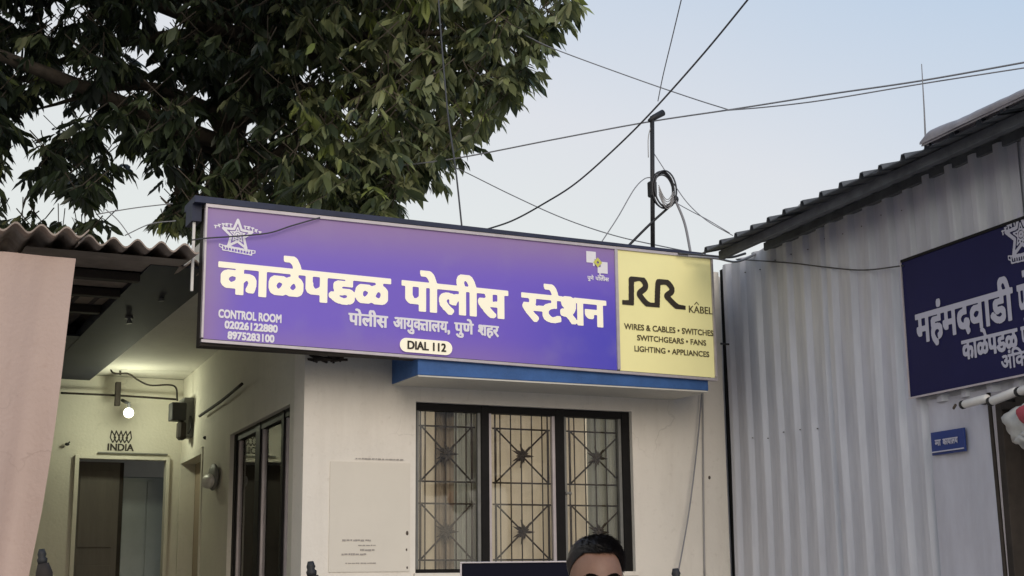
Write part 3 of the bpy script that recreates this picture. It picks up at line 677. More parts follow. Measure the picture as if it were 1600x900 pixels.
LR.part('valley_gutter', gt, mat('black_navy_paint', (.010, .012, .026), .7, var=.4, scale=6), label='dark navy gutter slanting back between roof and station slab')
for (px, py, y_, L_, lab) in ((253, 425, .72, .15, 'pale glass lamp holder hanging nearer under the roof beams'), (203, 470, 1.43, .12, 'pale lamp holder hanging farther under the roof beams')):
    c = F.p(px, py, y_); q = MB(); q.tube([c, c + Vector((.004, 0, -.05)), c + Vector((0, 0, -.055)), c + Vector((0, 0, -L_))], [.006, .006, .022, .026], 8)
    q.tube([c + Vector((0, 0, -L_)), c + Vector((.004, 0, -L_ - .03))], [.012, .020], 8)
    single('lamp_holder', q, M['grey'], lab, 'lamp', F, c, smooth=False)
# left side of the passage
q = MB(); q.box(-2.0, -1.9, .9, 4.53, 0, 3.20); single('passage_side_wall', q, M['plaster_in'], 'pale plastered wall along the left side of the passage', 'wall', F, (-1.95, .9, 0))

def tarp(u, v):
    z = 3.225 * v; edge = -1.353 - .28 * (1 - max(v, .3)) + .006 * sin(11 * v) - .10 * max(0, .60 - v)
    x = -4.2 + (edge + 4.2) * u; k = max(0, (u - .93) / .07)
    return (x, -.47 + .012 * sin(9 * x + 2 * z) + .010 * sin(23 * x) - .06 * k * k * (1 - v) * 1.6 + .02 * sin(pi * k) , z)
q = MB(); q.grid(tarp, 120, 40)
single('tarpaulin_sheet', q, M['tarp'], 'pale pink sheet hanging as a wall under the corrugated roof at left', 'tarpaulin', F, (-2.5, -.47, 0), smooth=True)

# ---------------------------------------------------------------- corrugated shed on the right
SH = Thing('corrugated_shed', 'grey corrugated tin shed with a dark overhanging roof at right', 'shed', S, (0, 0, 0))
def ribsheet(x0, x1, z0, z1, y=0.0, pitch=.19, rib=.026, ph=0.0, th=.004):
    q = MB(); xs = []
    k = math.floor((x0 - ph) / pitch)
    while True:
        c = ph + k * pitch
        if c > x1 + pitch: break
        xs += [(c - .050, 0), (c - .028, -rib * .75), (c - .018, -rib), (c + .018, -rib), (c + .028, -rib * .75), (c + .050, 0), (c + .095, .002)]; k += 1
    xs = [(a, b) for a, b in xs if x0 <= a <= x1]; xs = [(x0, xs[0][1])] + xs + [(x1, xs[-1][1])]
    zs = [z0 + (z1 - z0) * i / 14 for i in range(15)]
    for off in (0, th):
        o = len(q.v); vs_ = [(a, y + b + off + .004 * sin(3.1 * zz + a * 2), zz) for zz in zs for a, b in xs]
        n = len(xs); q.add(vs_, [(j * n + i, j * n + i + 1, (j + 1) * n + i + 1, (j + 1) * n + i) for j in range(14) for i in range(n - 1)])
    return q
SH.part('wall_sheet', ribsheet(0.03, 1.312, 0, 3.63, ph=.10), M['galv']); SH.part('wall_sheet', ribsheet(1.322, 2.20, 0, 3.63, -.012, ph=1.36), M['galv'])
SH.part('wall_sheet', ribsheet(2.17, 3.0, 2.45, 3.63, -.022, ph=1.36), M['galv']); SH.part('wall_sheet', ribsheet(2.98, 4.2, 2.45, 3.63, -.010, ph=1.36), M['galv'])
q = MB(); q.grid(lambda u, v: (2.195 + .475 * u, -.032 + .005 * sin(9 * u + 4 * v) , 2.47 * v), 14, 20); q.grid(lambda u, v: (2.195 + .475 * u, -.026 + .005 * sin(9 * u + 4 * v) , 2.47 * v), 14, 20)
SH.part('wall_panel', q, M['galvflat'], smooth=True, label='smooth grey sheet beside the shed doorway')
q = MB(); q.tube([(2.685, -.03, 0), (2.680, -.03, 1.6), (2.662, -.03, 2.45)], .010, 6); q.box(2.70, 2.745, -.03, .06, 0, 2.40, b=.003); q.box(2.745, 4.2, -.03, .06, 2.36, 2.44, b=.003)
SH.part('door_frame', q, M['wood'])
q = MB(); q.box(2.70, 4.3, 1.2, 1.3, 0, 3.5); q.box(2.69, 2.73, .07, 1.2, 0, 3.5); q.box(2.7, 4.3, .07, 1.2, 2.6, 2.64); SH.part('inner_wall', q, M['wood'])
q = MB(); q.box(-.02, .025, .0, .06, 0, 3.62, b=.003); SH.part('corner_post', q, M['black'])
q = MB()
for zz in (2.45, 3.52):
    for k in range(1, 22):
        x_ = .10 + .19 * k * (1 if k < 7 else 1) + (0 if k < 7 else .0)
        if x_ > 2.1 and zz < 2.5: continue
        q.tube([(x_ + .05, -.004, zz + .012 * sin(k * 2.3)), (x_ + .05, -.012, zz + .012 * sin(k * 2.3))], .003, 6)
SH.part('fixing_screws', q, M['iron'], kind='stuff')
# back of shed
q = MB(); q.box(.05, 4.3, 2.9, 3.0, 0, 3.6); q.box(.05, .1, .1, 2.9, 0, 3.6); SH.part('rear_wall', q, M['galvflat'])
# roof sheets: ribs run out to the eave
zroof = lambda y: 3.675 + .24 * y
def roofsheet(x0, x1, y0, y1, ph, dz=0.0, t0=None):
    q = MB(); xs = []; k = 0
    while x0 + k * .19 < x1:
        c = x0 + k * .19; xs += [(c + .04, 0), (c + .05, .026), (c + .075, .026), (c + .085, 0)]; k += 1
    xs = [(x0, 0)] + [(a, b) for a, b in xs if a < x1] + [(x1, 0)]; n = len(xs)
    for off in (0, -.006):
        q.add([(a, yy, zroof(yy) + b + dz + off) for yy in (y0, (y0 + y1) / 2, y1) for a, b in xs], [(j * n + i, j * n + i + 1, (j + 1) * n + i + 1, (j + 1) * n + i) for j in range(2) for i in range(n - 1)])
    q.add([(a, y0, zroof(y0) + b + dz) for a, b in xs] + [(a, y0, zroof(y0) + b + dz - .006) for a, b in xs], [(i, i + 1, n + i + 1, n + i) for i in range(n - 1)])
    return q
SH.part('roof_sheet', roofsheet(.62, 1.55, -.47, 3.0, 0), M['rooftin']); SH.part('roof_sheet', roofsheet(1.52, 2.48, -.45, 3.0, 0, .008), M['rooftin'])
SH.part('roof_sheet', roofsheet(2.45, 3.4, -.455, 3.0, 0), M['rooftin']); SH.part('roof_sheet', roofsheet(3.37, 4.3, -.45, 3.0, 0, .008), M['rooftin'])
q = MB()
for yy in (-.36, -.04): q.box(.64, 4.3, yy, yy + .04, zroof(yy) - .062, zroof(yy) - .012, b=.003)
SH.part('eave_purlin', q, M['rooftin'])

q = MB(); x0 = 2.88
def fold(u, v):
    x = x0 + 1.4 * u; a = pi * 1.1 * v - .3; r = .034 + .006 * sin(6 * u + 1) + .005 * noise.noise(Vector((u * 16, v * 3, 0))) + .012 * noise.noise(Vector((u * 6, v * 2, 4)))
    if u < .06: r *= .45 + .55 * u / .06
    return (x, -.47 - r * cos(a) * .8, zroof(-.45) + .018 + r * sin(a) * .95)
q.grid(fold, 80, 14); q.grid(lambda u, v: (lambda p: (p[0], p[1] + .01, p[2] - .008))(fold(u, v)), 80, 14)
single('plastic_sheet', q, mat('grey_plastic_sheet', (.33, .31, .34), .45, var=.25, scale=9, bump=.4, bscale=14), 'crumpled grey plastic sheet folded over the shed roof edge', 'plastic sheet', S, (x0, -.47, 3.6), smooth=True)

# antenna rod on the shed roof
A = Thing('antenna', 'thin antenna rod standing on the shed roof edge', 'antenna', S, S.p(1447, 236, -.40))
q = MB(); q.tube([S.p(1447, 238, -.40), S.p(1444, 170, -.40), S.p(1440, 100, -.40)], [.005, .0035, .002], 6); A.part('rod', q, M['wiregrey'])
q = MB(); c = S.p(1450, 222, -.40); q.box(c.x - .015, c.x + .04, -.42, -.38, c.z - .02, c.z + .012, b=.003); A.part('clamp', q, M['iron'])

# shed sign
YB = -.075
S2 = Thing('signboard', 'dark navy police post signboard with pale Devanagari lettering on the tin shed', 'sign', S, (2.1, YB, 2.5))
q = MB(); q.box(2.105, 3.42, YB, -.035, 2.492, 3.212, b=.002); S2.part('sign_panel', q, M['panel_navy'])
q = MB(); q.box(2.098, 3.43, YB - .008, YB - .001, 2.486, 2.496, b=.001); q.box(2.101, 2.108, YB - .008, YB - .001, 2.500, 3.214, b=.001); S2.part('frame', q, M['alu'])
q = MB(); q.box(2.108, 3.43, YB - .008, YB - .001, 3.206, 3.220, b=.001); S2.part('frame_top', q, M['black'])
def s2(zx, zy): return S.at(1380 + zx / 2.904, 330 + zy / 2.904, YB)
t = MB(); YL = YB - .004
x0, z0 = s2(147, 472); x1, z1 = s2(590, 345); zz = s2(150, 470)[1]
print('shed text', x0, x1, z0, z1)
word(['महंमदवाडी'], x0, x1, z0, .150, YL, t, bx=.03, bz=.022, shear=(z1 - z0) / (x1 - x0)); xx = s2(608, 345)[0]
word(['पोलीस'], xx, xx + .26, z1, .150, YL, t, bx=.03, bz=.022)
S2.part('post_name', t, M['text_pale'])
t = MB(); x0, z0 = s2(357, 590); x1, z1 = s2(612, 530)
word(['काळेपडळ'], x0, x1, z0, .095, YL, t, bx=.03, bz=.022, res=50, shear=(z1 - z0) / (x1 - x0)); xx = s2(626, 530)[0]
word(['पोलीस'], xx, xx + .17, z1, .095, YL, t, bx=.03, bz=.022, res=50)
x0, z0 = s2(537, 658); x1, z1 = s2(640, 632)
word(['अंिकत'], x0, x0 + .24, z0, .065, YL, t, bx=.025, bz=.018, res=50, shear=.0)
S2.part('small_lettering', t, M['text_pale'])
t = MB(); ex0, ez0 = s2(580, 245); police_star(t, ex0 - .045, ez0 - .01, .27, .25, YL); S2.part('star_emblem', t, M['text_pale'])

# small blue plate
a = S.p(1457, 712, -.05); b = S.p(1506, 668, -.05)
PL = Thing('number_plate', 'small blue name plate with white lettering below the navy signboard', 'plate', S, (a.x, -.05, a.z))
q = MB(); q.box(a.x, b.x, -.052, -.042, a.z, b.z, b=.001); PL.part('plate', q, M['plate_blue'])
q = MB(); q.box(a.x + .004, b.x - .004, -.060, -.054, a.z + .012, a.z + .018); PL.part('rim', q, M['text_pale'])
t = MB(); word(['मा'], a.x + .035, a.x + .085, b.z - .040, .030, -.056, t, bx=.04, bz=.03, res=36); word(['कार्यालय'.replace('र्', '')], a.x + .098, b.x - .045, b.z - .040, .030, -.056, t, bx=.04, bz=.03, res=36)
PL.part('lettering', t, M['text_pale'])

# white tubes on brackets under the sign
for i, (p0, p1, r_) in enumerate((((1506, 632), (1544, 622), .020), ((1549, 627), (1590, 611), .021), ((1593, 612), (1640, 596), .021))):
    T = Thing('tube_lamp', ('unlit white tube lamp below the navy sign, farthest left of the row', 'unlit white tube lamp below the navy sign, second along the row', 'unlit white tube lamp below the navy sign, cut by the right picture edge')[i], 'lamp', S, S.p(*p0, -.16), group='white tube lamps under the navy sign')
    a = S.p(*p0, -.16); b = S.p(*p1, -.16); q = MB(); q.tube([a, a.lerp(b, .06), a.lerp(b, .94), b], [r_ * .8, r_, r_, r_ * .8], 12); T.part('tube', q, M['white'], smooth=True)
    q = MB(); q.tube([a.lerp(b, -.07), a.lerp(b, .02)], r_ * 1.05, 10); q.tube([a, a + Vector((-.005, .08, .01)), a + Vector((0, .13, .01))], .008, 6); T.part('end_cap', q, M['blackmatt'], smooth=True)
q = MB(); c = S.p(1490, 638, -.12); q.tube([c, c + Vector((.03, -.01, .012)), c + Vector((.06, -.04, .0))], .007, 6); single('bracket_arm', q, M['iron'], 'rusty bracket arm left of the white tube lamps', 'bracket', S, c)
# red and white cloth bundle
Tb = Thing('cloth_bundle', 'white and red cloth bundle hanging at the shed doorway', 'bundle', S, S.p(1588, 690, -.2))
c = S.p(1604, 664, -.2); q = MB()
def lump(c, r, k, sd):
    q.grid(lambda u, v: tuple(Vector(c) + Vector((r[0] * cos(2 * pi * u) * sin(pi * v), r[1] * sin(2 * pi * u) * sin(pi * v), r[2] * cos(pi * v))) * (1 + k * noise.noise(Vector((2.5 * cos(2 * pi * u), 2.5 * sin(2 * pi * u), 4 * v + sd))))), 24, 16)
lump(c, (.095, .07, .075), .55, 1); lump(c + Vector((.06, .01, -.05)), (.10, .07, .04), .5, 5); lump(c + Vector((.02, -.01, -.07)), (.05, .05, .03), .5, 7); Tb.part('white_cloth', q, mat('off_white_cloth', (.50, .49, .47), .85, var=.3, scale=9, bump=.5, bscale=12), smooth=True)
q = MB(); lump(c + Vector((.11, -.035, .03)), (.075, .06, .06), .5, 9); Tb.part('red_cloth', q, M['red'], smooth=True)
q = MB(); q.tube([c + Vector((.02, 0, .08)), c + Vector((.03, .1, .16)), c + Vector((.03, .17, .18))], .005, 5); Tb.part('string', q, M['wire'])

# ---------------------------------------------------------------- passage fittings
L = Thing('bulb_lamp', 'lit round bulb on a dark holder in the passage', 'lamp', F, F.p(187, 598, 4.3))
a = F.p(185, 597, 4.3); b = F.p(186, 634, 4.3); q = MB(); q.box(a.x - .022, a.x + .022, 4.28, 4.33, b.z, a.z, b=.004); L.part('holder_board', q, M['wood'])
c = F.p(201, 645, 4.13); q = MB(); q.ball(c, .042, 16, 12)
bm_ = mat('lit_bulb', (1, .97, .80), .3, emit=4.0); L.part('bulb', q, bm_, smooth=True)
q = MB(); q.tube([c + Vector((0, 0, .035)), c + Vector((0, 0, .08)), c + Vector((-.02, .02, .09)), (c.x - .03, 4.28, c.z + .12)], .014, 8); L.part('socket', q, M['blackmatt'])
pl = bpy.data.lights.new('bulb_light', 'POINT'); pl.energy = 9; pl.color = (.97, 1.0, .72); pl.shadow_soft_size = .05
po = bpy.data.objects.new('bulb_light', pl); COL.objects.link(po); po.parent = L.o; po.location = c + Vector((0, -.10, -.01)) - L.base
# meter boxes near the corner
yb = 3.9
Bx = Thing('meter_box', 'dark electric meter box and grey cover at the passage corner', 'meter box', F, F.p(285, 685, yb))
a = F.p(268, 656, yb); b = F.p(292, 629, yb); q = MB(); q.box(a.x, b.x, yb, yb + .14, a.z, b.z, b=.006); Bx.part('meter', q, M['blackmatt'])
a = F.p(289, 682, yb); b = F.p(308, 621, yb); q = MB(); q.box(b.x - .10, b.x, yb + .02, yb + .22, a.z, b.z, b=.006); Bx.part('cover', q, M['grey'])
a = F.p(279, 686, yb); b = F.p(294, 657, yb); q = MB(); q.box(a.x, b.x, yb + .01, yb + .12, a.z, b.z, b=.02); Bx.part('fuse_holder', q, M['wood'])
q = MB(); a = F.p(298, 650, yb); q.tube([a, F.p(299, 668, yb - .02), F.p(294, 678, yb)], .008, 6); Bx.part('cable_tail', q, M['blackmatt'])
def fwire(name, pts, y0, y1, r, mt, label, cat='cable', fr=F, group=None, n=8):
    k = len(pts); P = [fr.p(px, py, y0 + (y1 - y0) * i / (k - 1)) for i, (px, py) in enumerate(pts)]
    q = MB(); q.tube(smooth(P, n) if k > 2 else P, r, 6); return single(name, q, M[mt], label, cat, fr, P[0], group=group, smooth=True)
fwire('cable', [(95, 614), (185, 618), (275, 624)], 4.40, 4.40, .009, 'wood', 'dark conduit running level across the passage end wall')
fwire('cable', [(170, 560), (176, 582), (200, 584), (216, 594), (235, 602), (272, 603), (277, 626)], 4.2, 4.0, .008, 'wood', 'dark cable drooping from the roof to the meter box')
fwire('cable', [(188, 570), (188, 586)], 4.2, 4.2, .009, 'wood', 'short dark hook holding the drooping passage cable')
a = SW.p(312, 650, -.05); b = SW.p(345, 627, -.05); c = SW.p(378, 600, -.05); q = MB(); q.tube(smooth([a, b, c]), .012, 6); single('cable', q, M['wood'], 'brown cable rising from the meter box along the passage side wall', 'cable', SW, a, smooth=True)
for (px, py, y_, lab) in ((105, 694, 4.5, 'small dark hook left of the passage door'), (321, 684, 3.3, 'small dark hook near the passage corner')):
    q = MB(); c = F.p(px, py, y_); q.ball(c, (.02, .015, .014), 8, 6); q.tube([c, c + Vector((.02, -.01, .02))], .006, 5); single('wall_hook', q, M['blackmatt'], lab, 'hook', F, c)
# wall lamp with pale reflective band
W_ = Thing('wall_lamp', 'round pale wall lamp on the passage side wall', 'lamp', SW, SW.p(326, 750, -.06))
c = SW.p(326, 752, -.06); q = MB(); q.ball(c, (.17, .045, .055), 16, 12); W_.part('diffuser', q, M['white'], smooth=True)
q = MB(); q.ball(c + Vector((.02, .03, .03)), (.17, .03, .10), 16, 10); W_.part('backplate', q, M['grey'], smooth=True)
# added unseen tube light that brightens the curtains from behind
W3 = Thing('added_room_light', 'added unseen tube light on the rear wall of the room behind the curtains', 'lamp', F, (1.4, 3.15, 2.75))
q = MB(); q.tube([(.8, 3.12, 2.75), (2.0, 3.12, 2.75)], .014, 8); W3.part('tube', q, mat('added_room_tube', (1, .93, .80), .4, emit=5), smooth=True)
q = MB(); q.box(.78, 2.02, 3.15, 3.19, 2.72, 2.78); W3.part('batten', q, M['white'])
al = bpy.data.lights.new('curtain_fill', 'AREA'); al.shape = 'RECTANGLE'; al.size = 1.2; al.size_y = .05; al.energy = 36; al.color = (1, .92, .82)
ao = bpy.data.objects.new('curtain_fill', al); COL.objects.link(ao); ao.parent = W3.o; ao.location = (0, -.07, 0); ao.rotation_euler = (radians(-90), 0, 0)
# tube lamp inside the room behind the side window
a = SW.p(393, 752, .115); b = SW.p(446, 753, .115)
W2 = Thing('tube_light', 'glowing tube light seen through the passage window', 'lamp', SW, a)
q = MB(); q.tube([a, b], .013, 8); W2.part('tube', q, mat('lit_tube', (.85, .9, .92), .4, emit=.6), smooth=True)
q = MB(); q.box(a.x, b.x, .129, .139, a.z - .028, a.z + .028); W2.part('batten', q, M['grey'])

# ---------------------------------------------------------------- mast with coil
YM = -.20
MS = Thing('pipe_mast', 'dark pipe mast with a capped end standing on the station roof', 'mast', F, F.p(1020, 392, YM))
a = F.p(1020, 394, YM); b = F.p(1019, 182, YM); q = MB(); q.tube([a, b], .0145, 10); MS.part('pipe', q, M['blackmatt'], smooth=True)
q = MB(); q.tube([F.p(1014, 189, YM), F.p(1021, 184, YM), F.p(1036, 176, YM)], [.012, .020, .022], 10); MS.part('cap', q, M['blackmatt'], smooth=True)
rn = random.Random(5); c0 = F.p(1037, 297, YM - .02)
C_ = Thing('cable_coil', 'black coil of cable hung on the pipe mast', 'cable', F, c0)
q = MB()
for k in range(7):
    dx, dz, rr = rn.uniform(-.008, .008), rn.uniform(-.008, .008), rn.uniform(.92, 1.06)
    q.tube([c0 + Vector((dx + .078 * rr * cos(a_), -.02 + .006 * k, dz + .118 * rr * sin(a_))) for a_ in [2 * pi * j / 30 + k * .7 for j in range(31)]], .0052, 5)
C_.part('loops', q, M['wire'], smooth=True)
q = MB()
for k in range(5):
    q.tube([c0 + Vector((-.055 + .11 * t_, -.03, -.015 * k - .01 - .075 * sin(pi * t_) + .03 * (1 - t_))) for t_ in [j / 12 for j in range(13)]], .003, 5)
C_.part('inner_turns', q, M['pale_wire'], smooth=True)
q = MB(); c = F.p(1019, 295, YM); q.box(c.x - .022, c.x + .022, YM - .03, YM + .03, c.z - .055, c.z + .05, b=.008); C_.part('tie', q, M['blackmatt']); q = MB(); c = F.p(1053, 313, YM); q.ball(c + Vector((0, -.02, 0)), (.022, .02, .028), 8, 6); C_.part('knot', q, M['blackmatt'])
fwire('brace_rod', [(977, 389), (1016, 350), (1054, 316)], YM, YM - .02, .009, 'blackmatt', 'dark brace rod slanting from the roof to the cable coil', 'rod')
fwire('cable', [(1056, 314), (1070, 350), (1080, 400)], YM - .03, -.32, .009, 'wiregrey', 'grey cable falling from the coil behind the yellow panel')
fwire('cable', [(936, 384), (965, 340), (990, 297), (1006, 280), (1018, 277)], -.28, YM, .0035, 'wiregrey', 'thin grey wire looping from the roof edge up to the mast')
fwire('cable', [(1013, 246), (1013, 215), (1018, 195)], YM, YM, .003, 'pale_wire', 'short pale wire beside the mast top')

# ---------------------------------------------------------------- overhead wires (x, y in the photograph, distance ahead in metres at both ends)
def ow(pts, Y0, Y1, r, label, mt='wiregrey', name='overhead_cable', sub=8):
    k = len(pts); P = [WF.p(px, py, Y0 + (Y1 - Y0) * i / (k - 1)) for i, (px, py) in enumerate(pts)]
    q = MB(); q.tube(smooth(P, sub), r, 6); single(name, q, M[mt], label, 'cable', WF, P[0], group='overhead cables', smooth=True)
ow([(1190, -28), (1168, 0), (1100, 83), (1020, 173), (960, 233), (900, 286), (850, 318), (800, 345), (752, 361)], 6.5, 8.7, .0055, 'thick dark cable crossing from the top centre right down to the sign top', 'wire')
ow([(600, 262), (715, 247), (860, 219), (1010, 191), (1150, 170), (1290, 148), (1440, 126), (1620, 94)], 12, 8, .006, 'upper of two near level cables leaving the tree towards the right edge')
ow([(1128, 173), (1200, 167), (1290, 156), (1440, 131), (1620, 103)], 9.6, 8.2, .0045, 'lower of two near level cables ending at the right edge')
ow([(820, 55), (870, 78), (990, 122), (1080, 153), (1140, 172)], 11.5, 9.7, .005, 'cable sloping from the tree tip to the near level cables')
ow([(680, 248), (725, 268), (800, 305), (880, 341), (960, 368), (1040, 386), (1100, 398)], 12, 8.6, .0045, 'cable sagging from the tree down behind the yellow panel')
ow([(1068, -15), (1050, 60), (1036, 118), (1028, 158)], 6.5, 8.0, .003, 'thin wire dropping from the top edge to the mast')
ow([(684, -15), (691, 80), (700, 180), (712, 265), (722, 358)], 8.6, 8.2, .0055, 'dark hanging rope in front of the tree crown', 'wire')
ow([(1022, 240), (1050, 283), (1075, 318), (1105, 345), (1145, 368)], 8.9, 8.6, .003, 'upper of two thin wires from the coil to the shed roof')
ow([(1058, 318), (1080, 330), (1105, 343), (1140, 364)], 8.9, 8.6, .003, 'lower of two thin wires from the coil to the shed roof')
ow([(150, 335), (210, 325), (270, 318)], 10, 10, .004, 'thin dark wire in the sky gap above the brown roof')
ow([(165, 327), (185, 345), (205, 372)], 10, 10, .004, 'short slanting wire in the sky gap above the brown roof')
ow([(195, 368), (235, 350), (275, 345)], 10, 10, .004, 'curved wire low in the sky gap above the brown roof')
fwire('hose', [(1075, 400), (1120, 404), (1150, 409), (1178, 398), (1200, 383), (1225, 352), (1250, 320)], -.50, -.50, .007, 'pale_wire', 'pale hose looping from the sign top up over the shed roof edge', 'hose')
fwire('cable', [(1060, 396), (1100, 399), (1140, 402), (1165, 396)], -.47, -.47, .008, 'wire', 'black cable bundle along the top right corner of the sign')
q = MB(); P = [S.p(1150, 405, -.04), S.p(1235, 411, -.04), S.p(1295, 418, -.045), S.p(1350, 422, -.05), S.p(1412, 415, -.08)]
q.tube(smooth(P), .004, 6); single('cable', q, M['wire'], 'thin black wire strung across the corrugated wall to the navy sign', 'cable', S, P[0], smooth=True)
fwire('cable', [(300, 375), (325, 372), (370, 369), (420, 364), (455, 353), (500, 340)], -.47, -.46, .004, 'wire', 'thin dark wire hanging across the top left of the violet sign')
fwire('conduit', [(1098, 602), (1099, 750), (1101, 900)], -.012, -.012, .006, 'pale_wire', 'slim vertical conduit on the wall right of the window', 'conduit')
fwire('cable', [(1097, 605), (1090, 690), (1078, 790), (1068, 850), (1060, 893)], -.05, -.08, .005, 'wiregrey', 'grey cable slanting down the wall right of the window')
fwire('cable', [(1136, 420), (1146, 600), (1155, 800), (1158, 900)], -.01, -.02, .011, 'black', 'black cable running down the gap between station and shed')
q = MB(); q.tube([F.p(1126, 537, -.3), F.p(1139, 538, -.3)], .006, 6); single('bracket_arm', q, M['blackmatt'], 'short dark rod sticking out right of the yellow panel', 'bracket', F, F.p(1130, 537, -.3))
q = MB(); c = F.p(1103, 746, -.006); q.ball((c.x + .03, 0, c.z), (.009, .008, .012), 8, 6); single('wall_plug', q, M['iron'], 'small brown plug on the wall right of the conduit', 'wall plug', F, c)
q = MB(); c = F.p(510, 563, -.06); rs = random.Random(4)
for k in range(9): q.tube([c + Vector((rs.uniform(-.12, .12), rs.uniform(-.04, .04), rs.uniform(-.01, .03))) for _ in range(3)], .008, 5)
single('twig_nest', q, M['wood'], 'clump of dark twigs wedged under the violet sign', 'twigs', F, c)

# ---------------------------------------------------------------- black board, posts
YD = 5.6
a = WF.p(722, 878, YD); b = WF.p(935, 900, YD)
DB = Thing('display_board', 'black board with a thin pale top edge left of the man', 'board', WF, (a.x + .2, YD, 0))
q = MB(); q.box(a.x, b.x, YD, YD + .04, 1.05, a.z - .006, b=.003); DB.part('panel', q, M['screen'])
q = MB(); q.box(a.x - .008, b.x + .008, YD - .004, YD + .045, a.z - .0055, a.z, b=.001); q.box(a.x - .008, a.x - .001, YD - .004, YD + .045, 1.04, a.z - .006, b=.001); DB.part('rim', q, M['alu'])
for xx in (a.x + .06, b.x - .06): q = MB(); q.tube([(xx, YD + .02, 0), (xx, YD + .02, 1.06)], .015, 8); DB.part('leg', q, M['black'])
for i, (px, py, wd, Y) in enumerate(((486, 877, .030, 5.0), (66, 858, .030, 5.0), (1056, 888, .028, 5.0))):
    c = WF.p(px, py, Y)
    T = Thing('gate_post', ('dark knobby post tip below the notice sheet', 'dark brown post tip at the foot of the pink sheet', 'dark post tip at the lower end of the slanting grey cable')[i], 'post', WF, (c.x, Y, 0), group='dark post tips along the bottom edge')
    q = MB(); q.tube([(c.x + .012, Y, 0), (c.x + .012, Y, c.z - .08), (c.x + .006, Y, c.z - .05)], [.034, .030, .020], 8); T.part('shaft', q, M['wood'], smooth=True)
    q = MB(); q.tube([(c.x + .004, Y, c.z - .052), (c.x + .002, Y, c.z - .035), (c.x, Y, c.z - .028), (c.x, Y, c.z - .018), (c.x - .002, Y, c.z)], [.016, .019, .013, .016, .010], 8); T.part('knob', q, M['blackmatt'], smooth=True)

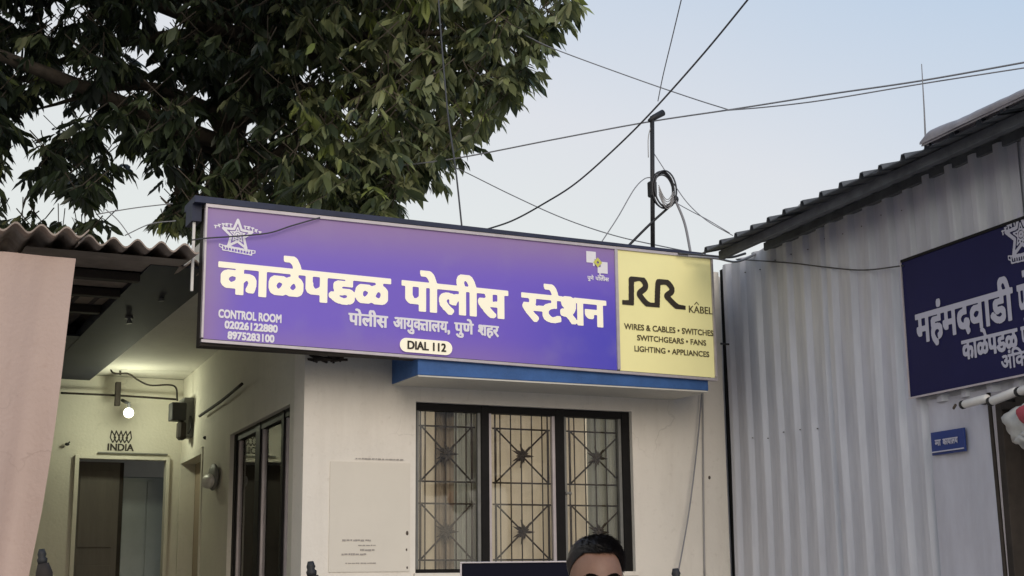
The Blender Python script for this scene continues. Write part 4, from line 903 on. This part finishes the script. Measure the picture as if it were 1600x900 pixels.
# ---------------------------------------------------------------- person
def person():
    Y = 4.0; hx = WF.p(930, 838, Y).x; H = WF.p(932, 838, Y).z; fl = 0.0
    P = Thing('person', 'man with short black side parted hair standing below the grilled window', 'person', WF, (hx, Y, 0))
    k = H / 1.74
    J = {'pel': (0, 0, .93), 'sp': (0, 0, 1.12), 'ch': (0, .01, 1.30), 'nk': (0, .01, 1.44), 'nk2': (0, .005, 1.52), 'hd': (0, .01, 1.58)}
    R = {'pel': (.15, .11), 'sp': (.135, .10), 'ch': (.165, .11), 'nk': (.058, .058), 'nk2': (.055, .055), 'hd': (.05, .05)}
    E_ = [('pel', 'sp'), ('sp', 'ch'), ('ch', 'nk'), ('nk', 'nk2'), ('nk2', 'hd')]
    for s_, n_ in ((-1, 'l'), (1, 'r')):
        for nm, co, rr, pa in (('sh', (.17 * s_, .01, 1.38), (.062, .062), 'ch'), ('el', (.23 * s_, .03, 1.10), (.043, .043), 'sh'), ('wr', (.25 * s_, -.03, .86), (.028, .030), 'el'), ('pm', (.252 * s_, -.045, .80), (.022, .036), 'wr'),
                               ('hp', (.095 * s_, 0, .86), (.095, .095), 'pel'), ('kn', (.11 * s_, -.01, .48), (.062, .062), 'hp'), ('an', (.12 * s_, .02, .09), (.040, .040), 'kn'), ('tb', (.125 * s_, -.10, .04), (.035, .030), 'an')):
            J[nm + n_] = co; R[nm + n_] = rr; E_.append((pa if pa in ('ch', 'pel') else pa + n_, nm + n_))
        for fi, (dy, ln) in enumerate(((-.03, .070), (-.010, .080), (.010, .075), (.028, .060))):
            for q_, fz, bend in (('a', .3, 0), ('b', .65, .008), ('c', 1.0, .022)):
                nm = 'f%d%s' % (fi, q_); J[nm + n_] = (.252 * s_ - s_ * bend, -.047 + dy, .775 - ln * fz); R[nm + n_] = (.0085, .0085)
                E_.append((('pm' if q_ == 'a' else 'f%d%s' % (fi, 'ab'['bc'.index(q_)])) + n_, nm + n_))
        for q_, co in (('a', (.245 * s_, -.085, .80)), ('b', (.235 * s_, -.095, .765))):
            J['t' + q_ + n_] = co; R['t' + q_ + n_] = (.010, .010); E_.append((('pm' if q_ == 'a' else 'ta') + n_, 't' + q_ + n_))
    names = list(J); me = bpy.data.meshes.new('body'); me.from_pydata([tuple(c * k for c in J[n_]) for n_ in names], [(names.index(a), names.index(b)) for a, b in E_], [])
    o = bpy.data.objects.new('body_skin', me); COL.objects.link(o); mod = o.modifiers.new('s', 'SKIN'); mod.use_smooth_shade = True
    for i, n_ in enumerate(names):
        me.skin_vertices[0].data[i].radius = R[n_]; me.skin_vertices[0].data[i].use_root = n_ == 'pel'
    ss = o.modifiers.new('u', 'SUBSURF'); ss.levels = 2; ss.render_levels = 2
    bpy.context.view_layer.update(); ev = o.evaluated_get(bpy.context.evaluated_depsgraph_get()); bm2 = bpy.data.meshes.new_from_object(ev)
    bpy.data.objects.remove(o)
    V = [v.co.copy() for v in bm2.vertices]; Fc = [tuple(p.vertices) for p in bm2.polygons]
    # head: a sculpted ball joined to the same mesh
    hc = Vector((0, 0, 1.619)) * k; yaw = radians(8)
    def head(u, v):
        th = pi * v; ph = 2 * pi * u; d_ = Vector((sin(th) * sin(ph), -sin(th) * cos(ph), cos(th)))      # -y is the face
        r = Vector((.074, .094, .108)); p = Vector((d_.x * r.x, d_.y * r.y, d_.z * r.z))
        if d_.z < 0: p.x *= 1 - .28 * (-d_.z) ** 1.3; p.y = p.y * (1 - .10 * -d_.z) - .012 * -d_.z
        if d_.y < 0:
            fr_ = -d_.y
            p.y += .006 * math.exp(-((p.z + .000) / .012) ** 2) * fr_ * (1 if abs(p.x) < .05 else .3) * -1  # brow ridge
            p.y += .010 * math.exp(-((p.z + .022) / .014) ** 2 - ((abs(p.x) - .031) / .015) ** 2)           # eye sockets
            p.y -= .024 * math.exp(-((p.z + .046) / .020) ** 2 - (p.x / .013) ** 2)                         # nose
            p.y -= .006 * math.exp(-((p.z + .074) / .010) ** 2 - (p.x / .024) ** 2)                         # lips
            p.y -= .008 * math.exp(-((p.z + .102) / .014) ** 2 - (p.x / .022) ** 2)                         # chin
        c_, s_ = cos(yaw), sin(yaw); p = Vector((p.x * c_ - p.y * s_, p.x * s_ + p.y * c_, p.z))
        return hc + p * k
    q = MB(); q.add([tuple(v) for v in V], Fc); q.grid(lambda u, v: tuple(head(u, v)), 56, 40)
    Rz = Matrix.Rotation(yaw, 3, 'Z')
    for s_ in (-1, 1):
        q.ball(tuple(hc + Rz @ Vector((s_ * .076 * k, .012, -.028))), (.012, .020, .032), 10, 8)
    off = P.base
    q.v = [tuple(Vector(v) + off) for v in q.v]
    body = P.part('body', q, M['skin'], smooth=True)
    def band(name, z0, z1, mt, grow, cond=lambda v: True):
        bmv = bm2.vertices; sel = [p for p in bm2.polygons if all(z0 < bmv[i].co.z / k < z1 and cond(bmv[i].co / k) for i in p.vertices)]
        ids = sorted({i for p in sel for i in p.vertices}); mp = {a: b for b, a in enumerate(ids)}; q2 = MB()
        q2.add([tuple(bmv[i].co + bmv[i].normal * grow + off) for i in ids], [tuple(mp[i] for i in p.vertices) for p in sel]); P.part(name, q2, M[mt], smooth=True)
    band('shirt', .86, 1.46, 'shirt', .012, lambda v: not (v.z < 1.02 and abs(v.x) > .19))
    band('trousers', .07, .97, 'trousers', .008, lambda v: abs(v.x) < .20)
    band('shoe', -1, .10, 'shoe', .006)
    for s_ in (-1, 1):
        q = MB(); q.ball(tuple(hc + off + Rz @ Vector((s_ * .031, -.0735, -.020)) * k), .0125, 10, 8); ey = P.part('eye', q, M['eyewhite'], smooth=True)
        q = MB(); q.ball(tuple(hc + off + Rz @ Vector((s_ * .031, -.0825, -.021)) * k), .0050, 8, 6); P.part('iris', q, M['hair'], smooth=True, parent=ey)
        q = MB(); q.ball(tuple(hc + off + Rz @ Vector((s_ * .031, -.0722, -.0155)) * k), (.0150, .0145, .0125), 12, 8); P.part('eyelid', q, M['skin'], smooth=True)
        q = MB(); rr = random.Random(9)
        for i in range(160):
            t_ = rr.random(); x = s_ * (.012 + .042 * t_); z = .006 + .007 * sin(pi * min(1, t_ * 1.25)) - .004 * t_ + rr.uniform(-.004, .004)
            y = -.0925 * sqrt(max(0, 1 - (x / .078) ** 2)) - .0065
            a_ = Vector((x, y, z)); q.tube([tuple(hc + off + Rz @ a_ * k), tuple(hc + off + Rz @ (a_ + Vector((s_ * .009, -.001, .0025))) * k)], [.0013, .0008], 4)
        P.part('eyebrow', q, mat('eyebrow_hair', (.006, .005, .004), .95, spec=.05))
    # hair: shell over the crown, high fringe line, longer at the parting
    def hairline(ph):   # lowest polar angle of the hair: front high, sides low
        f_ = cos(ph)    # 1 = front
        return radians(62 + 0) if f_ > .55 else radians(62 + (0.55 - f_) / 1.55 * 62 + (18 if abs(f_) < .45 else 0))
    def hair(u, v, grow=.0):
        ph = 2 * pi * u; hl_ = radians(47) + (1 - max(-1, min(1, (cos(ph) + .1) / .75 if cos(ph) < .65 else 1))) * radians(30)
        hl_ += radians(2) * noise.noise(Vector((cos(ph) * 3, sin(ph) * 3, 0))); th = v * hl_
        d_ = Vector((sin(th) * sin(ph), -sin(th) * cos(ph), cos(th)))
        t_ = .010 + .002 * (1 - v) + .008 * sin(pi * min(1, v * 1.1)) + .010 * max(0, -d_.y) * (1 - v * .4) + .002 * noise.noise(d_ * 5) + .0012 * noise.noise(Vector((d_.x * 50, d_.y * 12, d_.z * 20)))
        t_ *= 1 + .10 * noise.noise(Vector((d_.x * 26, d_.y * 7, d_.z * 7)))
        t_ *= (1 - (max(0, v - .78) / .22) ** 1.5 * .93)
        fl_ = max(sin(th), .02) ** -.09
        p = Vector((d_.x * fl_ * (.075 + t_), d_.y * fl_ * (.093 + t_), d_.z * (.106 + t_ * .9) + .002))
        p.y -= .006 * max(0, -d_.y)
        return hc + off + Rz @ p * k
    q = MB(); q.grid(lambda u, v: tuple(hair(u, v)), 110, 44)
    ho = P.part('hair', q, M['hair'], smooth=True)
    q = MB(); rr = random.Random(2)
    for i in range(5000):
        u, v = rr.random(), sqrt(rr.random()) * .99; p = hair(u, v); d2 = (hair(u + .012, min(1, v + .03)) - p); n_ = (p - (hc + off)).normalized()
        L_ = rr.uniform(.012, .028); t_ = (d2.normalized() + n_ * .10 + Vector((.45 + rr.uniform(-.15, .15), rr.uniform(-.3, .3), rr.uniform(-.1, .12)))).normalized()
        sd_ = t_.cross(n_).normalized() * .0005; q.add([p - sd_, p + sd_, p + t_ * L_ * .6 + sd_ * .7 + n_ * .0005, p + t_ * L_ - n_ * .001], [(0, 1, 2, 3)])
    P.part('hair_strands', q, M['hair'], parent=ho, kind='stuff')
person()

# ---------------------------------------------------------------- tree behind the station
T = Thing('tree', 'large dense tree with drooping dark leaves overhanging behind the station roof', 'tree', WF, (-3.05, 13.0, 0))
TY = 12.5
outline = [(-460, -330), (960, -330), (885, -60), (886, 14), (878, 40), (852, 60), (832, 88), (818, 124), (796, 146), (768, 180), (738, 200), (714, 222), (694, 245), (684, 266), (662, 282), (640, 280), (622, 300), (616, 345), (520, 345), (-160, 380), (-300, 300), (-440, 120), (-520, -60)]
rgap = random.Random(21)
gaps = [(58, 200, 20, 30), (32, 246, 24, 24), (18, 300, 26, 40), (82, 322, 30, 24), (212, 318, 56, 42), (218, 258, 12, 12), (330, 278, 24, 32), (285, 268, 14, 18), (418, 300, 14, 20), (466, 300, 11, 22), (388, 300, 6, 20), (106, 118, 14, 24), (232, 92, 26, 20), (312, 208, 24, 14), (274, 32, 16, 9),
        (474, 124, 10, 12), (150, 32, 10, 10), (345, 140, 5, 8), (298, 145, 8, 6), (52, 8, 8, 6), (172, 215, 10, 22), (470, 322, 14, 12), (120, 262, 12, 7), (495, 232, 5, 8), (850, 5, 14, 10), (800, 88, 8, 6), (130, 335, 12, 10)]
gaps += [(rgap.uniform(0, 470), rgap.uniform(0, 250), rgap.uniform(4, 10), rgap.uniform(5, 13)) for _ in range(55)] + [(rgap.uniform(470, 760), rgap.uniform(0, 200), rgap.uniform(4, 8), rgap.uniform(5, 9)) for _ in range(14)]
def inside(x, y):
    c = False; n = len(outline)
    for i in range(n):
        a, b = outline[i], outline[(i + 1) % n]
        if (a[1] > y) != (b[1] > y) and x < (b[0] - a[0]) * (y - a[1]) / (b[1] - a[1]) + a[0]: c = not c
    return c
def ingap(x, y, m=0):
    for gx, gy, rx, ry in gaps:
        if ((x - gx) / (rx + m)) ** 2 + ((y - gy) / (ry + m)) ** 2 < 1: return True
    return False
LEAF = [(0, 0, 0), (.22, .13, .035), (.30, 0, 0), (.22, -.13, .035), (.62, .15, .02), (.66, 0, -.025), (.62, -.15, .02), (1, 0, -.09)]
LFACE = [(0, 2, 1), (0, 3, 2), (1, 2, 5, 4), (2, 3, 6, 5), (4, 5, 7), (5, 6, 7)]
rt = random.Random(11)
def leafmat(pos, d, roll_, L_, wd):
    d = d.normalized(); sidev = d.cross(Vector((0, 0, 1)))
    if sidev.length < .05: sidev = Vector((1, 0, 0))
    sidev = (Matrix.Rotation(roll_, 3, d) @ sidev.normalized()); up = sidev.cross(d)
    m_ = Matrix((d * L_, sidev * L_ * wd, up * L_)).transposed().to_4x4(); m_.translation = pos; return m_
leaves = []; twigs = MB(); sprigs = 0; tips = []
def sprig(px, py, Y, bright=0.0):
    p = WF.p(px, py, Y); az = rt.uniform(0, 2 * pi); tip_d = Vector((cos(az) * .6, sin(az) * .6, -.35)); Lt = rt.uniform(.16, .32); q_ = p + tip_d * Lt
    if rt.random() < .5: twigs.tube([p - tip_d * .25 + Vector((0, 0, .05)), p, q_], [.006, .005, .002], 4, cap=False)
    n_ = rt.randint(6, 9); tips.append(p)
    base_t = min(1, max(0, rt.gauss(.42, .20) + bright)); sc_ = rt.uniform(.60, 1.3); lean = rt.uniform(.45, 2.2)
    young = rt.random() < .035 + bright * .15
    for i in range(n_):
        t_ = (i + .5) / n_; a_ = az + (1 if i % 2 else -1) * rt.uniform(.5, 1.3); dr = -rt.uniform(.5, 1.2) * lean
        d = Vector((cos(a_), sin(a_), dr)) + tip_d * .4
        tint = .97 if young else min(.93, max(0, base_t + rt.gauss(0, .08)))
        leaves.append((leafmat(p.lerp(q_, t_), d, rt.gauss(0, .6), rt.uniform(.11, .20) * sc_, rt.uniform(.65, 1.25)), tint, px, py, Y))
N = 0
while N < 8000:
    px, py = rt.uniform(-520, 960), rt.uniform(-330, 352)
    if (py < -90 or px < -60) and rt.random() < .6: continue
    if not inside(px, py + 12) or not inside(px, py): continue
    if ingap(px, py + 13, 9): continue
    edge = 0 if inside(px + 40, py + 30) else 1
    Y = rt.uniform(11.2, 14.6) if not edge else rt.uniform(11.8, 13.4)
    sprig(px, py, Y, (.26 if px > 450 else -.2) + (.08 if edge else 0)); N += 1  # tint carries the light: right half and rim lighter, left half darker
# the crown goes on above the picture and towards the viewer
for _ in range(3600):
    a_, q_ = rt.uniform(0, 2 * pi), sqrt(rt.random()); x_, Y_ = -4.6 + 3.9 * q_ * cos(a_), 11.4 + 3.7 * q_ * sin(a_); zmin = 1.6 + (Y_ * 0.2068) + 0.2045 * Y_ + .75
    p_ = Vector((x_, Y_, zmin + 2.1 * (1 - q_ * q_) * rt.random() + .3 * rt.random())); d_ = p_ - CAM
    sprig(CX + FPX * d_.dot(RT) / d_.dot(_f), CY + FPX * d_.dot(DN) / d_.dot(_f), Y_, -.05)
for _ in range(260): sprig(rt.uniform(300, 610), rt.uniform(255, 345), rt.uniform(11.6, 14), .0)
# ragged sprays pushing past the outline on the right side
for (px, py) in [(880, 0), (888, 12), (866, 38), (846, 62), (826, 95), (812, 110), (800, 130), (782, 155), (762, 180), (740, 200), (722, 218), (700, 235), (680, 262), (668, 272), (640, 280), (605, 300), (610, 315), (560, 315), (285, 325), (275, 330), (300, 330), (270, 345), (285, 350), (60, 350), (100, 362), (140, 360)]:
    for _ in range(4): sprig(px + rt.uniform(-14, 8), py + rt.uniform(-14, 8), rt.uniform(11.6, 13), .1)
# nearest leaves of the right half become single parts; prefer those facing open view
cand = [i for i, l in enumerate(leaves) if 0 < l[2] < 915 and -10 < l[3] < 335]
cand.sort(key=lambda i: leaves[i][4] - (leaves[i][2] > 430) * 1.2)
pick = set(cand[:298])
lm = bpy.data.meshes.new('leaf'); lm.from_pydata([(x, y, z) for x, y, z in LEAF], [], LFACE); lm.materials.append(M['leaf']); lm.polygons.foreach_set('use_smooth', [True] * len(LFACE))
inv = Matrix.Translation(-T.base)
LV = np.array([(x, y, z, 1) for x, y, z in LEAF]).T
vs_, fs_, tn = [], [], []
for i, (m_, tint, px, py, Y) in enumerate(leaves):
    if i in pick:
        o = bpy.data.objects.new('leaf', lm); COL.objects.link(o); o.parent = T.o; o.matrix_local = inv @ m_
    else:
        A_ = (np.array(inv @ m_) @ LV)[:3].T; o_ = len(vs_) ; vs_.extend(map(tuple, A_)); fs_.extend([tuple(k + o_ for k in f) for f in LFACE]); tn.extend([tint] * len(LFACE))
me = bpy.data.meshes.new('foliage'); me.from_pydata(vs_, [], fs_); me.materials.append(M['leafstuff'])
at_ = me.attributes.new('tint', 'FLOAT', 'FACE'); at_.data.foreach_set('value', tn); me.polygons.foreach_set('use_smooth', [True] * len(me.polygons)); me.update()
fo = bpy.data.objects.new('foliage', me); COL.objects.link(fo); fo.parent = T.o; fo['kind'] = 'stuff'
T.part('twigs', twigs, M['bark'], kind='stuff')
q = MB(); trunk = [Vector((-3.05, 13.0, 0)), Vector((-3.0, 13.0, 2)), Vector((-2.9, 12.95, 3.6)), Vector((-2.85, 12.9, 4.6)), Vector((-2.7, 12.9, 5.6)), Vector((-2.4, 12.8, 7))]
q.tube(smooth(trunk, 4), [.24 - .14 * i / 20 for i in range(21)], 10); T.part('trunk', q, M['bark'], smooth=True)
for k in range(16):
    st = trunk[3].lerp(trunk[5], rt.uniform(-.1, .95)); en = tips[rt.randrange(len(tips))]
    if k < 6: en = WF.p([60, 200, 400, 560, 700, 820][k], [170, 150, 190, 200, 130, 60][k], 12.6)
    mid = st.lerp(en, .5) + Vector((rt.uniform(-.1, .1), rt.uniform(-.2, .2), rt.uniform(.1, .4)))
    q = MB(); q.tube(smooth([st, mid, en], 6), [.085 - .075 * i / 12 for i in range(13)], 7); T.part('limb', q, M['bark'], smooth=True)
print('leaves', len(leaves))
